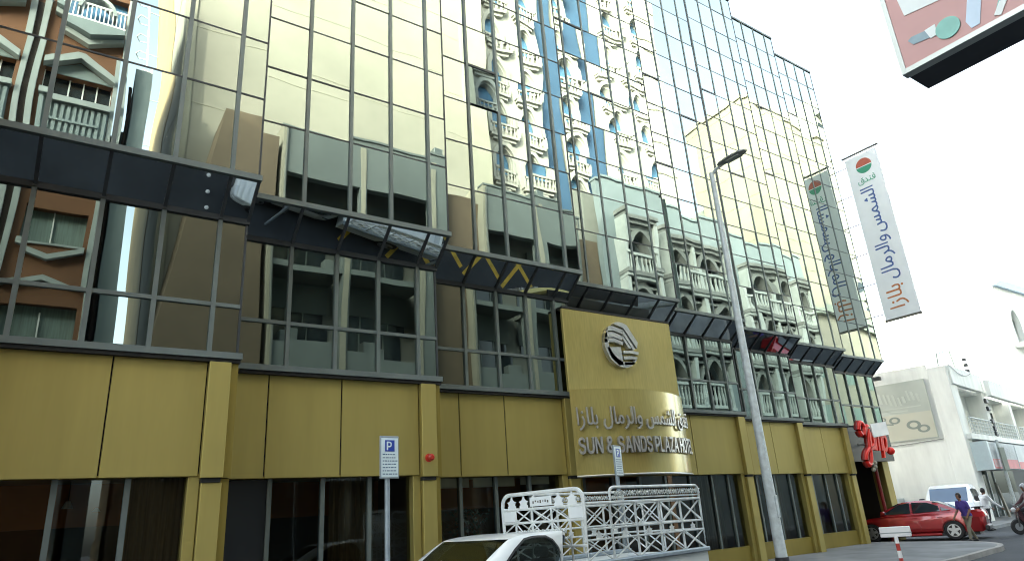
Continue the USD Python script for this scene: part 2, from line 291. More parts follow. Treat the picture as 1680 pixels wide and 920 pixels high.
AR = {'hotel':[[[(78,2),(80,8),(98,5),(106,10),(104,23),(93,39),(95,45),(100,45),(108,33),(116,9),(125,5),(135,6),(138,9),(145,29),(151,27),(149,16),(150,7),(173,5),(186,8),(188,12),(173,13),(165,22),(166,35),(170,43),(178,49),(187,49),(192,46),(198,35),(198,11),(193,3),(183,-2),(154,-3),(143,2),(134,-3),(121,-3),(111,2),(101,-3),(89,-3)],[(174,25),(179,20),(191,21),(190,33),(186,40),(180,41),(176,37),(173,30)]],[[(177,59),(177,64),(180,67),(185,67),(188,64),(188,59),(185,56),(180,56)]],[[(138,45),(141,48),(146,48),(149,45),(149,40),(146,37),(141,37),(138,40)]],[[(5,-1),(7,18),(11,26),(16,26),(19,22),(14,13),(13,3),(15,-5),(20,-10),(33,-13),(54,-10),(64,-2),(66,4),(53,4),(43,9),(41,13),(43,30),(49,38),(55,41),(66,39),(72,32),(75,22),(74,0),(64,-14),(56,-18),(43,-21),(20,-19),(9,-11)],[(50,16),(55,12),(67,13),(66,24),(61,32),(57,33),(52,29),(49,23)]],[[(47,51),(47,56),(50,59),(57,57),(65,59),(68,56),(68,51),(65,48),(58,50),(50,48)]]],'sun':[[[(277,71),(285,71),(286,-3),(279,-2)]],[[(5,-6),(7,12),(10,19),(14,20),(18,17),(13,1),(15,-9),(27,-16),(45,-14),(51,-8),(53,-2),(49,26),(53,29),(57,28),(62,8),(66,5),(73,6),(78,28),(85,28),(84,7),(93,5),(97,9),(97,34),(99,35),(105,33),(107,9),(113,5),(122,8),(132,28),(141,36),(149,36),(154,32),(162,12),(167,6),(172,5),(178,5),(182,8),(188,27),(194,25),(193,6),(204,6),(210,28),(217,26),(216,6),(228,6),(230,11),(229,32),(237,34),(240,9),(243,6),(255,5),(260,9),(258,69),(260,72),(267,70),(269,11),(266,2),(261,-2),(245,-3),(235,1),(227,-3),(217,-3),(210,1),(203,-3),(194,-3),(187,1),(179,-3),(168,-3),(161,0),(155,-3),(147,-3),(131,7),(126,0),(120,-3),(111,-3),(103,1),(95,-3),(85,-3),(79,0),(72,-3),(61,-2),(56,-15),(41,-24),(24,-24),(14,-20),(8,-14)],[(136,16),(142,8),(149,5),(154,6),(153,15),(146,28),(139,24)]],[[(203,45),(203,50),(208,53),(208,58),(211,61),(216,61),(219,58),(219,53),(224,50),(224,45),(221,42),(214,44),(206,42)]]],'sands':[[[(221,-21),(223,-16),(235,-14),(247,-6),(247,-3),(237,-3),(230,0),(225,7),(225,16),(229,26),(239,34),(246,34),(255,27),(258,20),(258,-3),(255,-9),(240,-21),(230,-24),(223,-24)],[(233,14),(236,6),(240,5),(251,7),(249,20),(245,25),(241,26),(237,23)]],[[(205,71),(213,71),(214,-3),(207,-2)]],[[(135,-18),(147,-12),(157,-1),(159,12),(152,28),(154,34),(160,33),(171,7),(182,5),(188,8),(186,69),(188,72),(193,72),(195,70),(197,20),(194,2),(185,-3),(174,-3),(166,0),(161,-10),(153,-18),(140,-25),(136,-24)]],[[(74,10),(72,70),(79,72),(84,6),(94,6),(105,29),(112,35),(120,35),(129,28),(133,19),(133,7),(127,-1),(114,-3),(102,3),(95,-3),(85,-3),(78,0)],[(107,10),(116,5),(123,6),(125,17),(118,27),(112,25)]],[[(5,-7),(5,5),(8,15),(11,20),(15,20),(18,18),(18,14),(14,7),(13,-3),(19,-13),(26,-16),(36,-16),(48,-9),(53,12),(51,71),(58,72),(61,6),(54,-15),(43,-23),(24,-24),(14,-20)]]],'plaza':[[[(67,10),(65,70),(72,72),(76,8),(81,5),(91,6),(94,12),(92,70),(99,72),(101,70),(103,10),(108,5),(119,7),(120,18),(116,37),(123,38),(128,22),(126,3),(116,-3),(106,-3),(99,1),(90,-3),(78,-3),(71,0)]],[[(114,-11),(117,-8),(122,-8),(125,-11),(125,-16),(122,-19),(117,-19),(114,-16)]],[[(21,-17),(34,-11),(44,1),(45,13),(38,28),(38,33),(44,35),(53,16),(52,-1),(47,-10),(34,-21),(24,-25),(21,-22)]],[[(35,47),(35,52),(38,55),(43,55),(46,52),(46,47),(43,44),(38,44)]],[[(11,-2),(9,71),(16,72),(19,20),(18,-3)]]]}
def arabic(word):
    """Shapely shape of an Arabic word, in units of its font (letters about 70 high)."""
    return unary_union([Polygon(r[0], r[1:]) for r in AR[word]])

# ================================================================ the setting
def struct(name, mesh, m, label, smooth=False): return single(name, label, None, mesh, m, smooth, None, 'structure')
struct('road', B().quad((-220, -220, 0), (320, -220, 0), (320, 320, 0), (-220, 320, 0)), 'asphalt', 'dark grey asphalt street running past the hotel')
SL = 0.157
def face_y(x): return 10.6 + SL*x                     # street line along the hotel's base
def walk(poly, z1, name, mt, label):
    pav = B().prism(poly, 'z', -0.2, z1); return struct(name, pav, mt, label)
hp = [(-60, face_y(-60)-1.2), (15.0, face_y(15)-1.3), (16.2, 8.55), (19.2, 8.75), (20.7, 8.95)]
for k in range(9):
    a = -math.pi/2 + k*math.pi/2/8; hp.append((22.1+3.5*math.cos(a)*1.02, 12.2+3.2*math.sin(a)*0.95))
hp += [(25.75, 15.2), (25.2, 18.0), (-60, 12.0)]
pav_poly = Polygon(hp).buffer(0)
pv = struct('pavement', B().prism(pav_poly.buffer(-0.16), 'z', -0.2, 0.13), 'paving', 'grey pavement corner in front of the hotel')
single('kerb', 'rounded kerb edging the pavement corner before the red car', 'kerb', B().prism(pav_poly.difference(pav_poly.buffer(-0.155)), 'z', -0.2, 0.128), 'kerb_stone', kind='structure')
struct('pavement', B().prism([(34.3, 14.2), (90, 22.9), (90, 26), (40, 18.2), (36.5, 24), (34.6, 24)], 'z', -0.2, 0.13), 'paving', 'pavement before the white corner building across the side street')
struct('pavement', B().prism([(-60, -3.6), (90, -3.6), (90, -0.8), (-60, -0.8)], 'z', -0.2, 0.13), 'paving', 'pavement on the near side of the street, under the viewer')
hatch = B()
for k in range(5):
    x = 6.3 + k*1.5; y = 6.75 + SL*x
    for (ax, ay, bx, by) in ((0, 0, 1.4, 1.7), (0, 1.7, 1.4, 0)):
        a, b = np.array([x+ax, y+ay]), np.array([x+bx, y+by]); d = (b-a)/np.linalg.norm(b-a); n = np.array([-d[1], d[0]])*0.07
        zz = 0.004 if ay == 0 else 0.008
        hatch.quad((*(a-n), zz), (*(b-n), zz), (*(b+n), zz), (*(a+n), zz))
struct('road_marking', hatch, 'yellow_paint', 'yellow cross hatching painted on the street')
stud = None
for r, (x, y) in enumerate([(7.4, 8.3), (13.6, 8.2), (2.6, 8.0)]):
    for k in range(3):
        lab = ['nearest to the hotel', 'middle', 'farthest from the hotel'][2-k] + ' ' + ['white road stud in the row behind the parked truck', 'white road stud in the row near the pavement corner', 'white road stud in the row left of the truck'][r]
        if stud is None:
            stud = thing('road_stud', lab, 'road stud', (x, y, 0), local=True, group='white road studs'); part(stud, 'stud', B().lathe([(0.055, 0), (0.05, 0.018), (0.03, 0.03), (0, 0.032)], 10), 'stud_white', 40)
        else: copy_of(stud, lab, (x+0.03*k, y+0.42*k, 0))

# ================================================================ the hotel
BR = [2.33, 6.10, 9.95, 13.90, 17.50, 21.35, 25.10, 29.07]
NB = len(BR)
def D_(i): return 10.0 + 0.6036*i
def bay(i): return (BR[i-1] if i > 0 else -1.40), BR[i]
ZT, ZSOF, ZSILL, ZG, ZTOP = 7.07, 6.54, 4.19, 2.55, 21.67
E_ = 0.60
COLS = {i: ([-2.87, -2.04, -1.23, -0.42] if i < 3 else [-2.95, -2.15, -1.35, -0.55]) for i in range(NB)}
COLS[3] = [-3.18, -2.38, -1.50, -0.69]
ROWS = [ZT+0.03, 8.53, 9.66] + [9.66+1.095*k for k in range(1, 11)] + [ZTOP-0.06]
hotel = thing('mirror_glass_hotel', 'long stepped hotel front of mirror glass over gold panels, filling the picture', 'hotel', (14, 12, 0))
panes, rest = [], B()
VENTS = {(1, 2, 4): 1, (2, 1, 3): 2, (3, 2, 4): 1, (4, 1, 6): 1, (4, 3, 5): 1, (5, 1, 7): 1, (6, 2, 8): 1, (6, 1, 5): 1, (7, 1, 9): 1, (3, 1, 6): 1, (5, 2, 4): 1, (4, 1, 3): 1}
for i in range(-1, NB):
    L, R = (-5.1, -1.40) if i < 0 else bay(i)
    y = D_(i); cols = [L] + [R + c for c in COLS[max(i, 0)] if R + c > L + 0.15] + [R]
    for c in range(len(cols)-1):
        for r in range(len(ROWS)-1):
            x0, x1, z0, z1 = cols[c]+0.012, cols[c+1]-0.012, ROWS[r]+0.012, ROWS[r+1]-0.012
            ta, tb = RNG.normal(0, 0.0038), RNG.normal(0, 0.0042); vent = VENTS.get((i, c, r), 0); tilt = {0: 0.0, 1: 0.004, 2: 0.03}[vent]
            P = lambda x, z: (x, y + ta*(x-(x0+x1)/2) + tb*(z-(z0+z1)/2) + tilt*(z-z1) + (-0.01 if vent else 0), z)
            q = [P(x0, z0), P(x1, z0), P(x1, z1), P(x0, z1)]
            b = q + [(a[0], a[1]+0.02, a[2]) for a in q]
            geo = (np.array(b), np.array([(0, 1, 2), (0, 2, 3), (0, 4, 5), (0, 5, 1), (1, 5, 6), (1, 6, 2), (2, 6, 7), (2, 7, 3), (3, 7, 4), (3, 4, 0)]))
            pr = [project(a) for a in q]
            inside = all(p[2] > 0 for p in pr) and max(p[0] for p in pr) > 0 and min(p[0] for p in pr) < 1680 and max(p[1] for p in pr) > 0 and min(p[1] for p in pr) < 920
            area = abs(sum(pr[k][0]*pr[(k+1) % 4][1]-pr[(k+1) % 4][0]*pr[k][1] for k in range(4)))/2 if inside else 0
            panes.append((area, geo, 'vent_glass' if vent == 2 else ('mirror_glass', 'mirror_glass', 'mirror_glass_b', 'mirror_glass_c')[int(RNG.integers(0, 4))]))
panes.sort(key=lambda a: -a[0])
for k, (area, geo, mt) in enumerate(panes):
    if k < 296 and area > 0: part(hotel, 'mirror_pane', geo, mt)
    else: rest.raw(*geo)
part(hotel, 'mirror_panes_beyond', rest, 'mirror_glass', kind='stuff')
body = B()
for i in range(-1, NB):
    L, R = (-5.1, -1.40) if i < 0 else bay(i)
    y = D_(i); yl = y + E_; cols = [L] + [R + c for c in COLS[max(i, 0)] if R + c > L + 0.15] + [R]
    body.box(L+0.003, R-0.003, y+0.10, y+9, ZT, ZTOP-0.12)
    body.box(L+0.003, R-0.003, yl+0.10, y+9, ZSILL+0.05, ZT+0.01)
    MW, MP = (0.031, 0.042) if i < 3 else (0.024, 0.022)
    for x in cols[1:-1]:
        part(hotel, 'mullion', B().box(x-MW, x+MW, y-MP, y+0.05, ZT, ZTOP-0.05), 'bronze_frame')
    part(hotel, 'corner_trim', B().box(R-0.022, R+0.004, y-0.012, y+0.62, ZT-0.004, ZTOP), 'dark_frame')
    tr = B()
    for r, z in enumerate(ROWS[1:-1]): tr.box(L+0.01, R-0.025, y-0.008, y+0.03, z-0.014, z+0.014)
    for (bi, c, r), kind in VENTS.items():
        if bi == i: tr.box(cols[c]+0.03, cols[c+1]-0.03, y-0.03, y+0.02, ROWS[r+1]-0.035, ROWS[r+1]+0.02)
    part(hotel, 'transoms', tr, 'dark_frame', kind='stuff')
    part(hotel, 'lower_beam', B().box(L, R+0.03, y-0.06, y+0.08, ZT-0.075, ZT+0.02), 'bronze_frame')
    part(hotel, 'parapet_cap', B().box(L, R+0.02, y-0.04, y+0.25, ZTOP-0.06, ZTOP+0.03), 'bronze_frame')
    # sloping soffit of dark glass
    for c in range(len(cols)-1):
        x0, x1 = cols[c]+0.02, cols[c+1]-0.02
        part(hotel, 'soffit_pane', (np.array([(x0, y+0.03, ZT-0.07), (x1, y+0.03, ZT-0.07), (x1, yl-0.01, ZSOF), (x0, yl-0.01, ZSOF)]), np.array([(0, 2, 1), (0, 3, 2)])), 'soffit_glass')
    for x in cols[1:]:
        part(hotel, 'soffit_rib', B().raw([(x-0.025, y+0.0, ZT-0.07), (x+0.025, y+0.0, ZT-0.07), (x+0.025, yl-0.03, ZSOF-0.03), (x-0.025, yl-0.03, ZSOF-0.03), (x-0.025, y+0.08, ZT-0.04), (x+0.025, y+0.08, ZT-0.04), (x+0.025, yl+0.03, ZSOF), (x-0.025, yl+0.03, ZSOF)],
               [(0, 3, 2, 1), (0, 4, 7, 3), (1, 2, 6, 5), (3, 7, 6, 2), (0, 1, 5, 4)]), 'dark_frame')
    part(hotel, 'soffit_beam', B().box(L, R+0.02, yl-0.05, yl+0.08, ZSOF-0.06, ZSOF+0.03), 'dark_frame')
    # lower glass
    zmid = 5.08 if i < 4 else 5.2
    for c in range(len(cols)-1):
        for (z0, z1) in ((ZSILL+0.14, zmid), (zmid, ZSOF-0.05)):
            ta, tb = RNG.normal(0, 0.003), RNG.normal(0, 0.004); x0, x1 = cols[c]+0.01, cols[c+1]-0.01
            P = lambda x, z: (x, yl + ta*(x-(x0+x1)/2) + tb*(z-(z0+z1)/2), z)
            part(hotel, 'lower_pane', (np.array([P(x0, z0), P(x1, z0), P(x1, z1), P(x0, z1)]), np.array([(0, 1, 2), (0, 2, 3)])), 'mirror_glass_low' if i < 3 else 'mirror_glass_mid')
    for x in cols[1:-1]:
        part(hotel, 'lower_mullion', B().box(x-0.032, x+0.032, yl-0.05, yl+0.05, ZSILL+0.1, ZSOF-0.04), 'bronze_frame')
    part(hotel, 'lower_corner', B().box(R-0.03, R+0.002, yl-0.02, yl+0.62, ZSILL+0.1, ZSOF-0.03), 'dark_frame')
    part(hotel, 'lower_rail', B().box(L, R-0.03, yl-0.038, yl+0.02, zmid-0.03, zmid+0.03), 'bronze_frame')
    if i < 7:
        s = B().box(L, R+0.05, yl-0.10, yl+0.15, ZSILL+0.045, ZSILL+0.14); part(hotel, 'sill', s, 'bronze_frame')
        part(hotel, 'sill_lip', B().box(L, R+0.03, yl-0.07, yl+0.15, ZSILL-0.01, ZSILL+0.043), 'gap_black')
    else: part(hotel, 'sill', B().box(L, R+0.02, yl-0.06, yl+0.15, ZSILL-0.08, ZSILL+0.14), 'dark_frame')
part(hotel, 'inner_mass', body, 'hotel_body')
part(hotel, 'unseen_shade_blocks', B().box(-42, -28.4, 22.5, 40, 0.1, 36.2).box(-28.4, -23.6, 22.5, 40, 0.1, 30.0).box(-23.6, 27, 22.5, 40, 0.1, 35.3).box(-42, -5.2, 9.4, 22.4, 0.1, 21.6), 'sun_tinted_cream')  # unseen blocks added to cast shade on the buildings opposite

# ground floor: gold panels, pilasters, shop windows
def gold_panel(x0, x1, y, z0, z1):
    return B().raw([(x0+.006, y, z0+.006), (x1-.006, y, z0+.006), (x1-.006, y, z1), (x0+.006, y, z1), (x0, y+.012, z0), (x1, y+.012, z0), (x1, y+.012, z1), (x0, y+.012, z1), (x0, y+.05, z0), (x1, y+.05, z0)],
                   [(0, 1, 2, 3), (0, 4, 5, 1), (0, 3, 7, 4), (1, 5, 6, 2), (4, 8, 9, 5)])
JOINTS = {-1: [-3.3], 0: [0.70], 1: [2.98, 4.22], 2: [6.9, 8.0], 3: [], 4: [15.1], 5: [19.6], 6: [23.4]}
SHOPM = {-1: [-3.6, -2.5], 0: [0.245, 1.075], 1: [3.12, 3.98, 4.80], 2: [6.95, 7.78, 8.62], 3: [], 4: [14.9, 15.8, 16.5], 5: [18.6, 19.5, 20.3], 6: [22.5, 23.3, 24.0]}
for i in range(-1, 7):
    L, R = (-5.1, -1.40) if i < 0 else bay(i)
    y = D_(i); yf = y + 0.62; ys = y + 0.80
    pl, pr_ = R-0.40, R-0.10
    if i == 3: pl, pr_ = 13.35, 13.36
    edges = [L-0.08 if i > 0 else L] + JOINTS[i] + [pl-0.006]
    if i != 3:
        for a, b in zip(edges[:-1], edges[1:]): part(hotel, 'fascia_panel', gold_panel(a+0.008, b-0.008, yf+RNG.normal(0, .002), ZG, ZSILL-0.01), 'gold')
        part(hotel, 'fascia_backing', B().box(L, R, yf+0.03, yf+0.16, ZG+0.02, ZSILL+0.06), 'gap_black')
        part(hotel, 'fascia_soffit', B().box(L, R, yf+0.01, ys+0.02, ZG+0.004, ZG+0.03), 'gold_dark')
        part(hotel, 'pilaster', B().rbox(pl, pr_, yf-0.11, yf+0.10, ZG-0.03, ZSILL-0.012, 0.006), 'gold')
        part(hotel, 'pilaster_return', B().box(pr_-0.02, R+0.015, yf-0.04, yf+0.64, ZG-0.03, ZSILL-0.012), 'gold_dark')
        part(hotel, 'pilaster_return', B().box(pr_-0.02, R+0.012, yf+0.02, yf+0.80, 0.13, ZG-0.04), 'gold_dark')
        part(hotel, 'painted_shadow_notch', B().box(pl+0.02, pr_-0.02, yf-0.07, yf+0.09, ZG-0.09, ZG-0.032), 'gap_black')  # black box painting in the shadow under the pilaster end
        part(hotel, 'pilaster', B().rbox(pl+0.03, pr_+0.0, yf-0.05, ys+0.25, 0.13, ZG-0.092, 0.006), 'gold')
        part(hotel, 'window_jamb', B().rbox(pl-0.13, pl+0.02, yf+0.03, ys+0.12, 0.13, ZG-0.002, 0.005), 'gold')
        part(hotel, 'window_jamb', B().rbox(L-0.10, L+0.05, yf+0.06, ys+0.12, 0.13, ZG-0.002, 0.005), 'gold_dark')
        xs = [L+0.05] + SHOPM[i] + [pl-0.13]
        for c in range(len(xs)-1):
            if i == 1 and c == 0:
                part(hotel, 'door_panel', B().box(xs[c]+0.02, xs[c+1]-0.02, ys-0.01, ys+0.03, 0.14, ZG-0.01), 'black_panel'); continue
            z0 = 0.60 if i > 2 else 0.45
            part(hotel, 'shop_pane', (np.array([(xs[c], ys, z0), (xs[c+1], ys, z0), (xs[c+1], ys, ZG), (xs[c], ys, ZG)]) + RNG.normal(0, .002, (4, 3))*[0, 1, 0], np.array([(0, 1, 2), (0, 2, 3)])), 'shop_glass')
        for x in xs[1:-1]: part(hotel, 'shop_mullion', B().box(x-0.035, x+0.035, ys-0.05, ys+0.05, 0.45, ZG), 'bronze_frame')
        z0 = 0.60 if i > 2 else 0.45
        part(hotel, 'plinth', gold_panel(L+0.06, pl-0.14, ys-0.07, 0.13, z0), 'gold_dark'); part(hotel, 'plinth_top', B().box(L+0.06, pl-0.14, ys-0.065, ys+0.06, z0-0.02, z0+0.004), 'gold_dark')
# interior seen through the shop windows
inn = B().box(-6, 25.0, 18.6, 18.8, 0.13, 3.0)
part(hotel, 'interior_wall', inn, 'int_brown')
for i in range(-1, 7):
    L, R = (-5.1, -1.40) if i < 0 else bay(i)
    ys = D_(i)+0.95
    part(hotel, 'interior_floor', B().box(L, R, ys, 18.6, 0.10, 0.15), 'int_floor')
    part(hotel, 'interior_ceiling', B().box(L, R, ys+0.35, 18.6, 2.62, 2.7), 'int_ceiling')
    part(hotel, 'interior_bulkhead', B().box(L+0.1, R-0.45, ys+1.4, ys+1.5, 2.0, 2.61), 'int_orange')
    part(hotel, 'partition', B().box(R-0.3, R-0.15, ys, 18.6, 0.15, 2.62), 'int_brown')
    if i == 2: part(hotel, 'painted_reflection', B().box(L+.3, L+1.1, ys-.10, ys-.08, 2.36, 2.54).box(L+1.2, L+2.2, ys-.10, ys-.08, 2.36, 2.54).box(L+2.35, L+3.1, ys-.10, ys-.08, 2.38, 2.54), 'roof_white')  # white strips painting in a bright reflection on the shop glass
    if i in (0, 1, 4, 5):
        cx = R-1.25 if i == 0 else R-1.9; cu = []
        for k in range(41): cu.append((cx + k*0.02, ys+0.12+0.035*math.sin(k*1.35)))
        cb = B(); pts = np.array(cu)
        for k in range(40): cb.quad((*pts[k], 0.16), (*pts[k+1], 0.16), (*pts[k+1], 2.6), (*pts[k], 2.6))
        part(hotel, 'curtain', cb, 'curtain', 60)
for k, (x, y, z) in enumerate(((0.47, 12.0, 2.30), (0.86, 12.4, 2.26))):
    pd = thing('pendant_lamp', ['small white pendant lamp inside the left shop window, nearer the mullion', 'small white pendant lamp over a table inside the left shop window'][k], 'lamp', (x, y, z))
    part(pd, 'shade', B().lathe([(0, .05), (.03, .05), (.075, -.05), (.07, -.05), (0, .03)], 14, (x, y, z)), 'white_paint', 40); part(pd, 'cord', B().tube([(x, y, z+.04), (x, y, 2.62)], .006, 5), 'trim_black')
tb_ = thing('side_table', 'small pale table under the pendant lamp inside the left shop window', 'table', (0.86, 12.4, .15)); part(tb_, 'top', B().lathe([(0, .72), (.34, .72), (.34, .75), (0, .75)], 18, (.86, 12.4, .15)), 'int_ceiling', 40); part(tb_, 'leg', B().tube([(.86, 12.4, .15), (.86, 12.4, .87)], .03, 8), 'trim_black')
# entrance under the sign
part(hotel, 'entrance_wall', B().box(9.8, 13.9, 14.6, 14.8, 0.13, 2.6), 'int_brown')
part(hotel, 'entrance_ceiling', B().box(9.97, 13.4, 12.1, 14.6, 2.56, 2.64), 'int_orange')
for x in (10.6, 11.5, 12.4, 13.3): part(hotel, 'entrance_frame', B().box(x-0.04, x+0.04, 12.55, 12.65, 0.13, 2.56), 'bronze_frame')
for a, b in ((9.95, 10.6), (10.6, 11.5), (11.5, 12.4), (12.4, 13.3)): part(hotel, 'entrance_pane', B().quad((a, 12.6, .14), (b, 12.6, .14), (b, 12.6, 2.56), (a, 12.6, 2.56)), 'shop_glass')
part(hotel, 'sign_backing', B().box(9.9, 13.6, 12.0, 12.25, ZG+0.02, 6.25), 'hotel_body')
# last bay: open passage under the glass
part(hotel, 'passage_wall', B().box(25.05, 29.05, 21.0, 21.2, 0.0, 4.2).box(25.05, 25.2, 15.0, 21.0, 0, 4.2).box(29.03, 29.2, 15.52, 21.0, 0, 4.2), 'hotel_body')
part(hotel, 'passage_ceiling', B().box(25.05, 29.1, 14.75, 21.0, 4.05, 4.15), 'black_panel')
part(hotel, 'passage_dado', B().box(25.21, 29.0, 20.95, 20.99, 0.0, 1.2), 'gold_dark')
part(hotel, 'passage_beam', B().box(25.1, 29.05, 14.72, 14.95, 3.0, 4.1), 'black_panel')
part(hotel, 'end_column', B().rbox(28.55, 29.02, 15.0, 15.5, 0.0, 3.2, 0.01), 'gold')
part(hotel, 'end_canopy', B().rbox(27.4, 29.1, 14.9, 15.4, 3.05, 3.4, 0.02), 'gold_dark')
single('red_post', 'slim dark red post at the mouth of the passage under the last bay', 'post', B().tube([(27.95, 15.0, 0), (27.95, 15.0, 3.0)], 0.065, 10), 'neon_side')

# sign over the entrance
sg = thing('hotel_sign', 'tall gold hotel sign with a round steel emblem above bilingual raised lettering', 'sign', (11.4, 11.8, 2.5))
part(sg, 'added_black_cap', B().rbox(9.57, 13.14, 11.545, 11.96, 6.242, 6.29, 0.004), 'gap_black')  # black sheet added to keep gold out of the soffit reflection
part(sg, 'upper_panel', B().rbox(9.58, 13.13, 11.55, 11.64, 4.30, 6.24, 0.012), 'gold_sign')
PA, PB, SAG = np.array([9.565, 11.54]), np.array([13.26, 11.62]), 0.52
_c = np.linalg.norm(PB-PA); RAD = (_c*_c/4 + SAG*SAG)/(2*SAG); HALF = math.asin(_c/2/RAD); LEN = 2*HALF*RAD
_ax = (PB-PA)/_c; _ay = np.array([_ax[1], -_ax[0]]); _o = (PA+PB)/2 - _ay*(RAD-SAG)
def drum(s):
    """Point and outward normal on the curved sign, s metres of arc from its left end."""
    a = s/RAD - HALF; n = _ax*math.sin(a) + _ay*math.cos(a); return _o + n*RAD, n
prof = [drum(LEN*k/72)[0] for k in range(73)]
db = B()
for k in range(72): db.quad((*prof[k], 2.46), (*prof[k+1], 2.46), (*prof[k+1], 4.33), (*prof[k], 4.33))
part(sg, 'curved_panel', db, 'gold_sign', 50)
part(sg, 'curved_panel_top', B().prism([tuple(p) for p in prof], 'z', 4.325, 4.34), 'gold_sign')
part(sg, 'curved_panel_bottom', B().prism([tuple(p) for p in prof], 'z', 2.45, 2.465), 'gold_dark')
lip = B(); pts = [(*(drum(LEN*k/72)[0] + drum(LEN*k/72)[1]*0.012), 2.475) for k in range(73)]
part(sg, 'bottom_lip', lip.tube(pts, 0.022, 6), 'steel', 60)
def letter_on_drum(mesh_v, s0, z0, sx, out=0.03):
    v = []
    for x, yv, h in mesh_v:
        p, n = drum(min(max(s0 + x*sx, 0.02), LEN-0.02)); v.append((*(p + n*(out+h)), z0+yv))
    return np.array(v)
text = 'SUN & SANDS PLAZA HOTEL'; adv = {' ': 0.14, 'I': 0.12}
meshes, cur = [], 0.0
for ch in text:
    if ch == ' ': cur += 0.12; continue
    m = meshkit.text_mesh(ch, 0.33, 0.07, bold=True); m.apply_translation([-m.bounds[0, 0], 0, 0]); meshes.append((m, cur)); cur += m.bounds[1, 0] + 0.035
sx = (LEN-0.16)/cur
for m, x in meshes:
    m = trimesh.Trimesh(*trimesh.remesh.subdivide_to_size(m.vertices, m.faces, 0.12)) if len(m.faces) < 4000 else m
    part(sg, 'letter', (letter_on_drum(np.array(m.vertices)+[x, 0, 0], 0.08, 2.94, sx), m.faces), 'steel_letter')
SC = 0.0052; ARS = (LEN-0.2)/(sum((arabic(w).bounds[2]-arabic(w).bounds[0])*SC for w in AR)+0.17*3); cur = 0.0
for w in ('plaza', 'sands', 'sun', 'hotel'):
    g = arabic(w); x0, _, x1, _ = g.bounds
    for poly in getattr(g, 'geoms', [g]):
        m = trimesh.creation.extrude_polygon(poly, 0.05/SC, engine='earcut'); v = (np.array(m.vertices) - [x0, 0, 0])*SC
        v, f = trimesh.remesh.subdivide_to_size(v, m.faces, 0.15)
        part(sg, 'arabic_letter', (letter_on_drum(v + [cur, 0, 0], 0.10, 3.56, ARS), f), 'steel_letter')
    cur += (x1-x0)*SC + 0.17
# round emblem: bars of a striped sun with dunes
C0 = Point(0, 0).buffer(0.56, 32); EY = 11.55
em = []
em.append(C0.difference(Point(0.10, 0.13).buffer(0.56, 32)))                                                   # crescent lower left
em.append(Polygon([(-0.50, -0.10), (-0.05, -0.06), (-0.02, -0.50), (-0.18, -0.52), (-0.40, -0.34)]).intersection(C0))
for z0, z1, xr in ((0.30, 0.40, 0.05), (0.14, 0.25, 0.02), (0.02, 0.10, 0.02)): em.append(Polygon([(-0.6, z0-0.02), (-0.25, z0+0.03), (xr, z0-0.03), (xr+0.04, z1-0.03), (-0.25, z1+0.04), (-0.6, z1)]).intersection(C0))
em.append(Polygon([(-0.20, 0.50), (0.12, 0.42), (0.50, -0.05), (0.55, 0.10), (0.2, 0.56), (-0.1, 0.6)]).intersection(C0))
em.append(Polygon([(0.02, 0.34), (0.10, 0.36), (0.44, -0.08), (0.36, -0.10)]))
em.append(Polygon([(0.00, 0.22), (0.06, 0.24), (0.30, -0.06), (0.22, -0.08)]))
for z in (-0.22, -0.36, -0.50): em.append(Polygon([(0.02, z), (0.3, z+0.03), (0.6, z), (0.6, z+0.075), (0.3, z+0.10), (0.02, z+0.075)]).intersection(C0))
for g in em:
    for p in getattr(g, 'geoms', [g]):
        if p.area > 0.002: part(sg, 'emblem_piece', B().prism(affinity.translate(affinity.scale(p, 0.98, 1.0, origin=(0, 0)), 11.25, 5.49), 'y', EY-0.11, EY-0.005), 'steel')

# alarm sounder on the second pilaster
al = thing('alarm_sounder', 'round red alarm sounder on the gold pilaster above the parking sign', 'alarm', (5.82, 10.98, 2.85))
part(al, 'base', B().lathe([(0, 0), (0.075, 0), (0.075, 0.03), (0.06, 0.04), (0, 0.04)], 14, (5.82, 11.11, 2.84), 'y'), 'red_plastic', 40)
part(al, 'horn', B().lathe([(0, -0.13), (0.035, -0.13), (0.06, -0.10), (0.055, -0.03), (0.05, 0.0)], 14, (5.82, 11.10, 2.84), 'y'), 'red_plastic', 40)
# frame on the hotel roof
rf = thing('rooftop_frame', 'dark lattice frame with letters on the hotel roof edge', 'frame', (19.8, 13.3, ZTOP))
fb = B()
for z in (21.85, 22.15, 22.6): fb.box(17.9, 21.0, 12.92, 12.97, z, z+0.06)
for k in range(9): fb.box(17.9+k*0.38, 17.95+k*0.38, 12.92, 12.97, 21.7, 22.65)
for k in range(8): fb.tube([(17.92+k*0.38, 12.95, 21.75), (18.3+k*0.38, 12.95, 22.6)], 0.025, 5)
part(rf, 'lattice', fb, 'dark_frame'); part(rf, 'back_rail', B().box(17.9, 21.9, 13.6, 13.65, 22.4, 22.5), 'dark_frame')
for k in range(4): part(rf, 'stay', B().tube([(18.2+k*0.9, 12.95, 22.5), (18.2+k*0.9, 13.65, 21.7)], 0.03, 5), 'dark_frame')
for k, x in enumerate((18.2, 18.8, 19.5, 20.2)): part(rf, 'letter_plate', B().rbox(x, x+0.42, 12.86, 12.91, 21.9, 22.4, 0.02), 'steel_dark')

